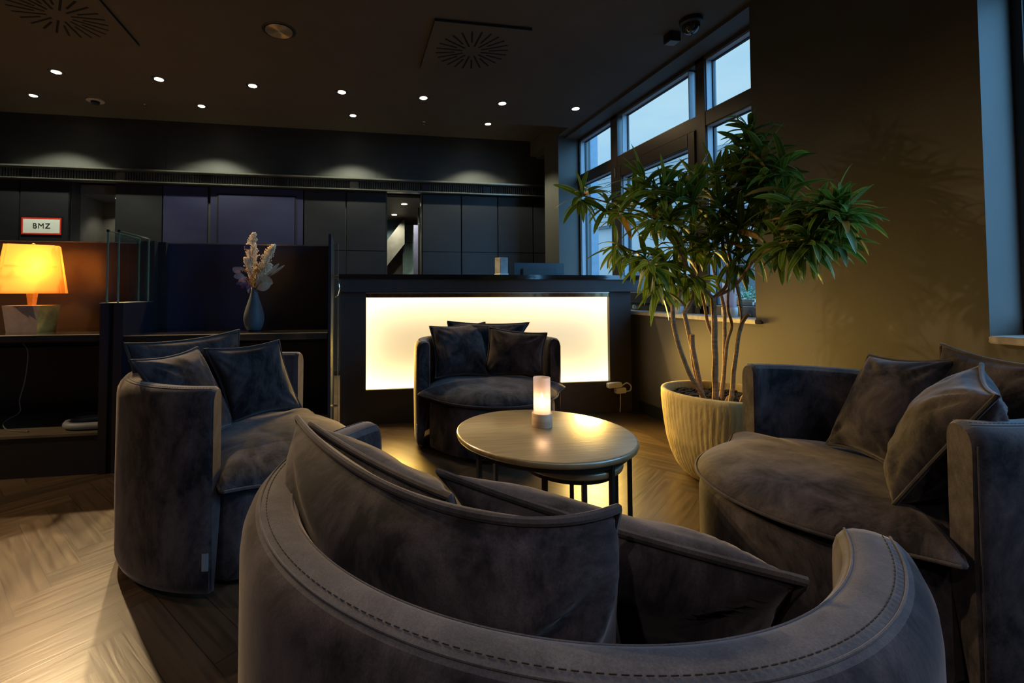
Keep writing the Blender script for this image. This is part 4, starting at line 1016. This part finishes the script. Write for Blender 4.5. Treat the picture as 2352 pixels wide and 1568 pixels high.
# ------------------------------------------------------------------ nesting tables and candle lamp
M_DARKOAK = simple('black_stained_oak', (.21, .145, .055), .40, var=.30, scale=5, stretch=(1.2, 14, 1), bump=.10, bscale=7, spec=.6, coat=.6)
M_DARKOAK.node_tree.nodes['Principled BSDF'].inputs['IOR'].default_value = 1.9
M_IRON = simple('black_iron', (.012, .012, .013), .45, var=.1)
def round_table(name, cx, cy, r, z, th, legs, rl, label):
    t = thing(name, label, 'table', (cx, cy, 0), 0, 'black nesting tables')
    bm = bmesh.new(); lathe(bm, [(r-.012, -th), (r-.003, -th+.004), (r, -th+.012), (r, -.007), (r-.002, -.003), (r-.006, -.0008), (r-.010, 0)], (cx, cy, z), 96)
    obj('tabletop', bm, M_DARKOAK, t, True, angle=60)
    bm = bmesh.new(); lathe(bm, [(r-.045, -th-.022), (r-.030, -th-.022), (r-.030, -th), (r-.045, -th), (r-.045, -th-.022)], (cx, cy, z), 64, caps=False)
    obj('apron_ring', bm, M_IRON, t)
    for a in legs:
        x, y = cx+rl*math.cos(rad(a)), cy+rl*math.sin(rad(a)); M = Matrix.Translation((x, y, 0)) @ Matrix.Rotation(rad(a), 4, 'Z')
        bm = bmesh.new(); box(bm, (-.009, -.009, 0), (.009, .009, z-th), .001, M); obj('leg', bm, M_IRON, t)
round_table('coffee_table', .843, 1.979, .3875, .48, .028, (200, 292, 336, 110), .352, 'larger round black wooden coffee table in the middle of the lounge')
round_table('side_table', .90, 1.86, .215, .415, .03, (215, 262, 330, 60), .185, 'smaller round black table tucked under the coffee table')

M_FROST = clear_glass('frosted_glass', (.95, .88, .86), .05, frost=.45)
M_OAK = simple('pale_oak_base', (.60, .41, .27), .5, var=.2, scale=9, stretch=(1, 1, 6), coords='Object')
def candle_lamp(x, y, z, label, lit, s=1.0, frost=M_FROST, base=None):
    t = thing('candle_lamp', label, 'candle lamp', (x, y, z), 0, 'frosted candle lamps')
    bm = bmesh.new(); lathe(bm, [(.0445, 0), (.0465, .003), (.0465, .058), (.0445, .061), (.040, .061), (.040, .050), (.0005, .050)], n=48); bmesh.ops.scale(bm, vec=(s, s, s), verts=bm.verts[:])
    obj('wooden_base', bm, base or M_OAK, t, True, world=False)
    bm = bmesh.new(); lathe(bm, [(.0385, .051), (.0385, .222), (.0375, .2235), (.0360, .222), (.0360, .051)], n=48, caps=False); bmesh.ops.scale(bm, vec=(s, s, s), verts=bm.verts[:])
    obj('glass_cylinder', bm, frost, t, True, world=False, angle=60)
    bm = bmesh.new(); lathe(bm, [(.018, .050), (.018, .078), (.016, .080), (.0005, .078)], n=24); bmesh.ops.scale(bm, vec=(s, s, s), verts=bm.verts[:])
    obj('candle', bm, M_WHITE, t, True, world=False)
    if lit:
        bm = bmesh.new(); lathe(bm, [(.0005, .088), (.007, .094), (.0105, .105), (.0085, .120), (.004, .138), (.0005, .150)], n=16)
        obj('flame', bm, emit('flame_glow', (1, .70, .34), 22), t, True, world=False)
        lamp('glow', 'POINT', (x, y, z+.118), 1.6, (1, .66, .34), t, radius=.012)
candle_lamp(.868, 2.058, .48, 'lit candle lamp with frosted glass on the coffee table', True)
M_FROSTG = clear_glass('grey_frosted_glass', (.70, .70, .82), .06, frost=.5)
candle_lamp(2.685, 3.50, .915, 'unlit frosted lamp on the window sill, left behind the plant stems', False, 1.0, M_FROSTG, M_WHITE)
candle_lamp(2.685, 2.96, .915, 'unlit frosted lamp on the window sill, near the wall end', False, 1.1, M_FROSTG, M_WHITE)

# ------------------------------------------------------------------ potted plant
def leaf_material():
    m, n, l, b = newmat('dracaena_leaf')
    uv = n.new('ShaderNodeUVMap'); uv.uv_map = 'leaf'; sx = n.new('ShaderNodeSeparateXYZ'); l.new(uv.outputs['UV'], sx.inputs[0])
    at = n.new('ShaderNodeAttribute'); at.attribute_name = 'age'
    a = n.new('ShaderNodeMath'); a.operation = 'MULTIPLY_ADD'; a.inputs[1].default_value = 2; a.inputs[2].default_value = -1; l.new(sx.outputs['X'], a.inputs[0])
    c = n.new('ShaderNodeMath'); c.operation = 'ABSOLUTE'; l.new(a.outputs[0], c.inputs[0])
    cr = n.new('ShaderNodeValToRGB'); e = cr.color_ramp.elements
    e[0].position = 0; e[0].color = (.20, .30, .05, 1); e[1].position = .95; e[1].color = (.22, .30, .05, 1)
    k = cr.color_ramp.elements.new(.16); k.color = (.066, .125, .014, 1); k = cr.color_ramp.elements.new(.74); k.color = (.070, .13, .015, 1)
    l.new(c.outputs[0], cr.inputs['Fac'])
    mx = n.new('ShaderNodeMix'); mx.data_type = 'RGBA'; l.new(at.outputs['Fac'], mx.inputs['Factor']); l.new(cr.outputs['Color'], mx.inputs['A']); mx.inputs['B'].default_value = (.34, .19, .035, 1)
    l.new(mx.outputs['Result'], b.inputs['Base Color']); b.inputs['Roughness'].default_value = .38; b.inputs['Specular IOR Level'].default_value = .5
    tl = n.new('ShaderNodeBsdfTranslucent'); hs = n.new('ShaderNodeHueSaturation'); hs.inputs['Value'].default_value = 2.0; l.new(mx.outputs['Result'], hs.inputs['Color']); l.new(hs.outputs['Color'], tl.inputs['Color'])
    ms = n.new('ShaderNodeMixShader'); ms.inputs['Fac'].default_value = .25
    out = [x for x in n if x.type == 'OUTPUT_MATERIAL'][0]
    l.new(b.outputs[0], ms.inputs[1]); l.new(tl.outputs[0], ms.inputs[2]); l.new(ms.outputs[0], out.inputs['Surface'])
    return m
def potted_plant():
    px, py, pr, ph = 2.165, 2.46, .325, .51
    t = thing('potted_plant', 'tall potted dracaena with bushy crown in ribbed stone pot by the window', 'plant', (px, py, 0))
    r = random.Random(5)
    def wob(a, z):
        return (.0022*math.sin(a*74+1.6*math.sin(z*11+a*3))+.0016*mnoise.noise(Vector((a*30, z*14, 2)))) if .03 < z < .475 else 0
    prof = [(.15, 0), (.185, .006), (.215, .03), (.245, .07), (.272, .13), (.294, .21), (.308, .30), (.317, .38), (.322, .45), (.324, .48), (.324, .503), (.320, .51), (.300, .51), (.296, .503), (.294, .46), (.290, .44)]
    bm = bmesh.new(); lathe(bm, prof, (px, py, 0), 240, wob=wob)
    obj('pot', bm, simple('sandy_stone_pot', (.62, .48, .20), .75, var=.22, scale=7, stretch=(1, 1, .35), bump=.7, bscale=34), t, True, angle=180)
    bm = bmesh.new(); n = 28
    vs = []
    for k in range(9):
        rr = .292*k/8; vs.append([bm.verts.new((px+rr*math.cos(2*PI*i/n), py+rr*math.sin(2*PI*i/n), .462+.012*mnoise.noise(Vector((rr*20*math.cos(2*PI*i/n), rr*20*math.sin(2*PI*i/n), 0))))) for i in range(n)] if k else [bm.verts.new((px, py, .465))]*n)
    for a, b in zip(vs, vs[1:]):
        for i in range(n):
            q = [a[i], b[i], b[(i+1) % n], a[(i+1) % n]]
            q = list(dict.fromkeys(q)); bm.faces.new(q)
    for i in range(260):
        a = r.uniform(0, 2*PI); rr = .285*math.sqrt(r.random()); s = r.uniform(.006, .016)
        bmesh.ops.create_icosphere(bm, subdivisions=1, radius=s, matrix=Matrix.Translation((px+rr*math.cos(a), py+rr*math.sin(a), .466+s*.3)) @ Matrix.Diagonal((1.2, .8, .6, 1)))
    obj('soil', bm, simple('dark_bark_soil', (.035, .028, .022), .9, var=.5, scale=40), t)
    mstem = simple('ringed_brown_stem', (.30, .19, .10), .75, var=.35, scale=70, stretch=(.15, .15, 1), bump=.5, bscale=80)
    for key, (pts, (r0, r1)) in STEM_PATHS.items():
        pts = [Vector(p) for p in pts]
        if pts[0].z < .6:                               # root every trunk inside the pot
            d = Vector((pts[0].x-px, pts[0].y-py)); m = min(d.length, .17)
            if d.length > 0: d = d.normalized()*m
            pts[0] = Vector((px+d.x, py+d.y, .45))
            pts.insert(1, pts[0].lerp(pts[1], .3)+Vector((0, 0, .0)))
        for p in pts: p.x = min(p.x, 2.56)
        bm = bmesh.new(); P = smooth_path(pts, 8)
        P = [p+Vector((mnoise.noise(p*9), mnoise.noise(p*9+Vector((5, 0, 0))), 0))*.004 for p in P]
        tube(bm, P, r0, r1, 8); obj('stem' if pts[0].z < .6 else 'branch', bm, mstem, t, True)
    # little dead stumps at the foot of the trunks
    bm = bmesh.new()
    for (dx, dy, h, lx) in ((.03, -.12, .055, .02), (.07, -.13, .045, -.02), (-.05, -.10, .05, .03), (.15, -.10, .05, -.01)):
        tube(bm, [(px+dx, py+dy, .455), (px+dx+lx*.5, py+dy, .46+h*.6), (px+dx+lx, py+dy-.01, .46+h)], .020, .012, 8)
    tube(bm, [(px+.19, py-.20, .47), (px+.23, py-.19, .58)], .008, .006, 8)
    obj('stump', bm, mstem, t, True)
    # foliage: rosettes of lance shaped leaves at the branch tips
    bm = bmesh.new(); uvl = bm.loops.layers.uv.new('leaf'); age = bm.verts.layers.float.new('age')
    def leaf(base, d, L, w, droop, old, twist):
        d = d.normalized(); up = Vector((0, 0, 1)); side = d.cross(up)
        side = side.normalized() if side.length > .05 else Vector((1, 0, 0))
        side = (Matrix.Rotation(twist, 3, d) @ side).normalized()
        pos = Vector(base); rows = []; S = 8; cur = d.copy()
        for i in range(S+1):
            f = i/S
            ww = w*(math.sin(PI*(f**.82))**.75 if 0 < f < 1 else .0)+(.0022 if f < .9 else 0)
            nn = side.cross(cur).normalized()
            rows.append((pos-side*ww+nn*ww*.28, pos.copy(), pos+side*ww+nn*ww*.28, f))
            cur = (cur+Vector((0, 0, -droop/S))).normalized(); side = (side-cur*side.dot(cur)).normalized()
            pos = pos+cur*(L/S)
        for q in rows:
            for v in q[:3]:
                if v.x > 2.595: v.x = 2.595-.1*(v.x-2.595)
        vr = [[bm.verts.new(v) for v in q[:3]] for q in rows]
        for row, q in zip(vr, rows):
            for v in row: v[age] = old if old > .5 else (max(0, (q[3]-.88)*6)*.8 if old > .1 else 0)
        for i in range(S):
            for k in (0, 1):
                f = bm.faces.new((vr[i][k], vr[i][k+1], vr[i+1][k+1], vr[i+1][k]))
                us = ((k*.5, rows[i][3]), (k*.5+.5, rows[i][3]), (k*.5+.5, rows[i+1][3]), (k*.5, rows[i+1][3]))
                for lp, u in zip(f.loops, us): lp[uvl].uv = u
    for (c, n_, L, mode) in ROSETTES:
        c = Vector(c); c.x = min(c.x, 2.50)
        axis = Vector((r.gauss(0, .25), r.gauss(0, .25), 1)) if mode >= 0 else Vector((r.gauss(0, .3), r.gauss(0, .3), .4))
        axis.normalize(); ph0 = r.uniform(0, 6)
        n2 = int(n_*1.8)
        for i in range(n2):
            a = ph0+i*2.39996+r.gauss(0, .15); f = i/max(1, n2-1)
            el = {1: rad(75-70*f), 0: rad(62-85*f), -1: rad(30-90*f)}[mode]+r.gauss(0, .15)
            d = Vector((math.cos(a)*math.cos(el), math.sin(a)*math.cos(el), math.sin(el)))
            d = (Vector((0, 0, 1)).rotation_difference(axis).to_matrix() @ d)
            leaf(c-axis*.05*f+Vector((r.gauss(0, .006), r.gauss(0, .006), 0)), d, L*r.uniform(.75, 1.3), L*r.uniform(.070, .095), r.uniform(.5, 1.5), (1 if r.random() < .035 else (.3 if r.random() < .15 else 0)), r.gauss(0, .5))
    me_obj = obj('foliage', bm, leaf_material(), t, True, angle=180)
potted_plant()

# ------------------------------------------------------------------ outside the window
def outside():
    bm = bmesh.new(); box(bm, (2.95, -30, -.55), (70, 70, -.45)); o = obj('ground_outside', bm, simple('grey_asphalt', (.16, .17, .18), .8), None); o['kind'] = 'structure'
    C = Vector((15.85, 22.40, 0)); d = Vector((-.365, .931, 0)); nrm = Vector((-.931, -.365, 0))
    M = Matrix((( d.x, nrm.x*-1, 0, C.x), (d.y, nrm.y*-1, 0, C.y), (0, 0, 1, 0), (0, 0, 0, 1)))   # local x along the facade, local y away from us
    t = thing('industrial_building', 'pale grey industrial building with ribbed upper cladding outside the window', 'building', (C.x, C.y, -.45))
    wall = simple('pale_render', (.82, .86, .90), .7, var=.04, scale=1)
    bm = bmesh.new(); box(bm, (-40, 0, -.45), (25, 8, 4.75), 0, M); obj('wall', bm, wall, t)
    bm = bmesh.new(); box(bm, (-40, -.25, 4.75), (25, 8, 7.9), 0, M); obj('cladding_backing', bm, simple('dark_cladding_gap', (.22, .26, .30), .6), t)
    bm = bmesh.new()
    z = 4.9
    while z < 7.8:
        box(bm, (-40, -.29, z), (25, -.251, z+.215), 0, M); z += .25
    obj('ribbed_cladding', bm, simple('ribbed_grey_cladding', (.62, .68, .73), .5, var=.03, scale=1), t)
    win = simple('grey_window_band', (.16, .21, .26), .2, coat=.5)
    for k in range(-6, 4):
        bm = bmesh.new(); box(bm, (k*5.2, -.05, 1.1), (k*5.2+2.4, .02, 3.0), 0, M); f = obj('window', bm, win, t)
    # parked car
    t = thing('parked_car', 'blue-grey parked car outside, low behind the plant stems', 'car', (9.5, 13.2, -.45), rad(112))
    body = [(-2.1, .35), (-2.15, .75), (-2.0, .92), (-1.35, 1.0), (-.75, 1.42), (.55, 1.46), (1.25, 1.02), (1.95, .88), (2.12, .6), (2.1, .32)]
    bm = bmesh.new(); prism(bm, body, -.85, .85, Matrix.Rotation(PI/2, 4, 'X')); bmesh.ops.bevel(bm, geom=bm.edges[:], offset=.08, segments=2, affect='EDGES'); obj('car_body', bm, simple('blue_grey_car_paint', (.20, .30, .40), .25, coat=.8), t, True, world=False)
    bm = bmesh.new(); prism(bm, [(-1.2, 1.0), (-.7, 1.36), (.5, 1.39), (1.1, 1.03)], -.87, .87, Matrix.Rotation(PI/2, 4, 'X')); obj('car_windows', bm, simple('dark_car_glass', (.05, .08, .10), .1), t, world=False)
    for sx in (-1.3, 1.3):
        for sy in (-.78, .78):
            bm = bmesh.new(); lathe(bm, [(.0005, -.10), (.28, -.10), (.33, -.06), (.33, .06), (.28, .10), (.0005, .10)], n=24, caps=False)
            bmesh.ops.transform(bm, matrix=Matrix.Translation((sx, sy, .33)) @ Matrix.Rotation(PI/2, 4, 'X'), verts=bm.verts[:]); obj('wheel', bm, M_BLACK, t, True, world=False)
    # planter with a clipped hedge right outside
    t = thing('planter_hedge', 'green clipped hedge in a pale planter just outside the window', 'hedge', (3.45, 3.45, -.45))
    obj('planter', B(((3.18, 3.25, -.45), (3.75, 3.62, 1.03)), bevel=.02), simple('pale_planter', (.60, .55, .45), .5), t)
    bm = bmesh.new(); r = random.Random(9)
    for i in range(1500):
        c = Vector((r.uniform(3.20, 3.73), r.uniform(3.26, 3.66), 1.03+abs(r.gauss(0, .055)))); d = Vector((r.gauss(0, 1), r.gauss(0, 1), r.gauss(.3, 1))).normalized()*.02; s = d.orthogonal().normalized()*.006
        bm.faces.new([bm.verts.new(v) for v in (c, c+d*.5+s, c+d, c+d*.5-s)])
    obj('leaves', bm, simple('hedge_green', (.06, .20, .09), .6, var=.3, scale=20), t)
    # bare street tree
    t = thing('bare_tree', 'small bare street tree outside, right behind the stems', 'tree', (6.6, 7.6, -.45))
    bm = bmesh.new(); r = random.Random(4)
    def br(p, d, L, rr, k):
        q = p+d*L; tube(bm, [p, p.lerp(q, .5)+Vector((r.gauss(0, .02), r.gauss(0, .02), 0)), q], rr, rr*.65, 5)
        if k:
            for _ in range(3): br(q, (d+Vector((r.gauss(0, .45), r.gauss(0, .45), r.gauss(.1, .3)))).normalized(), L*.7, rr*.6, k-1)
    br(Vector((6.6, 7.6, -.45)), Vector((0, 0, 1)), 1.1, .05, 5)
    obj('branches', bm, simple('grey_bark', (.14, .12, .11), .9), t)
    # steel cladding strip of the facade beside the window
    o = struct('trim_outside_jamb', B(((2.951, 5.42, -.45), (3.06, 5.60, 3.3))), simple('blue_grey_cladding', (.20, .24, .29), .4))
outside()
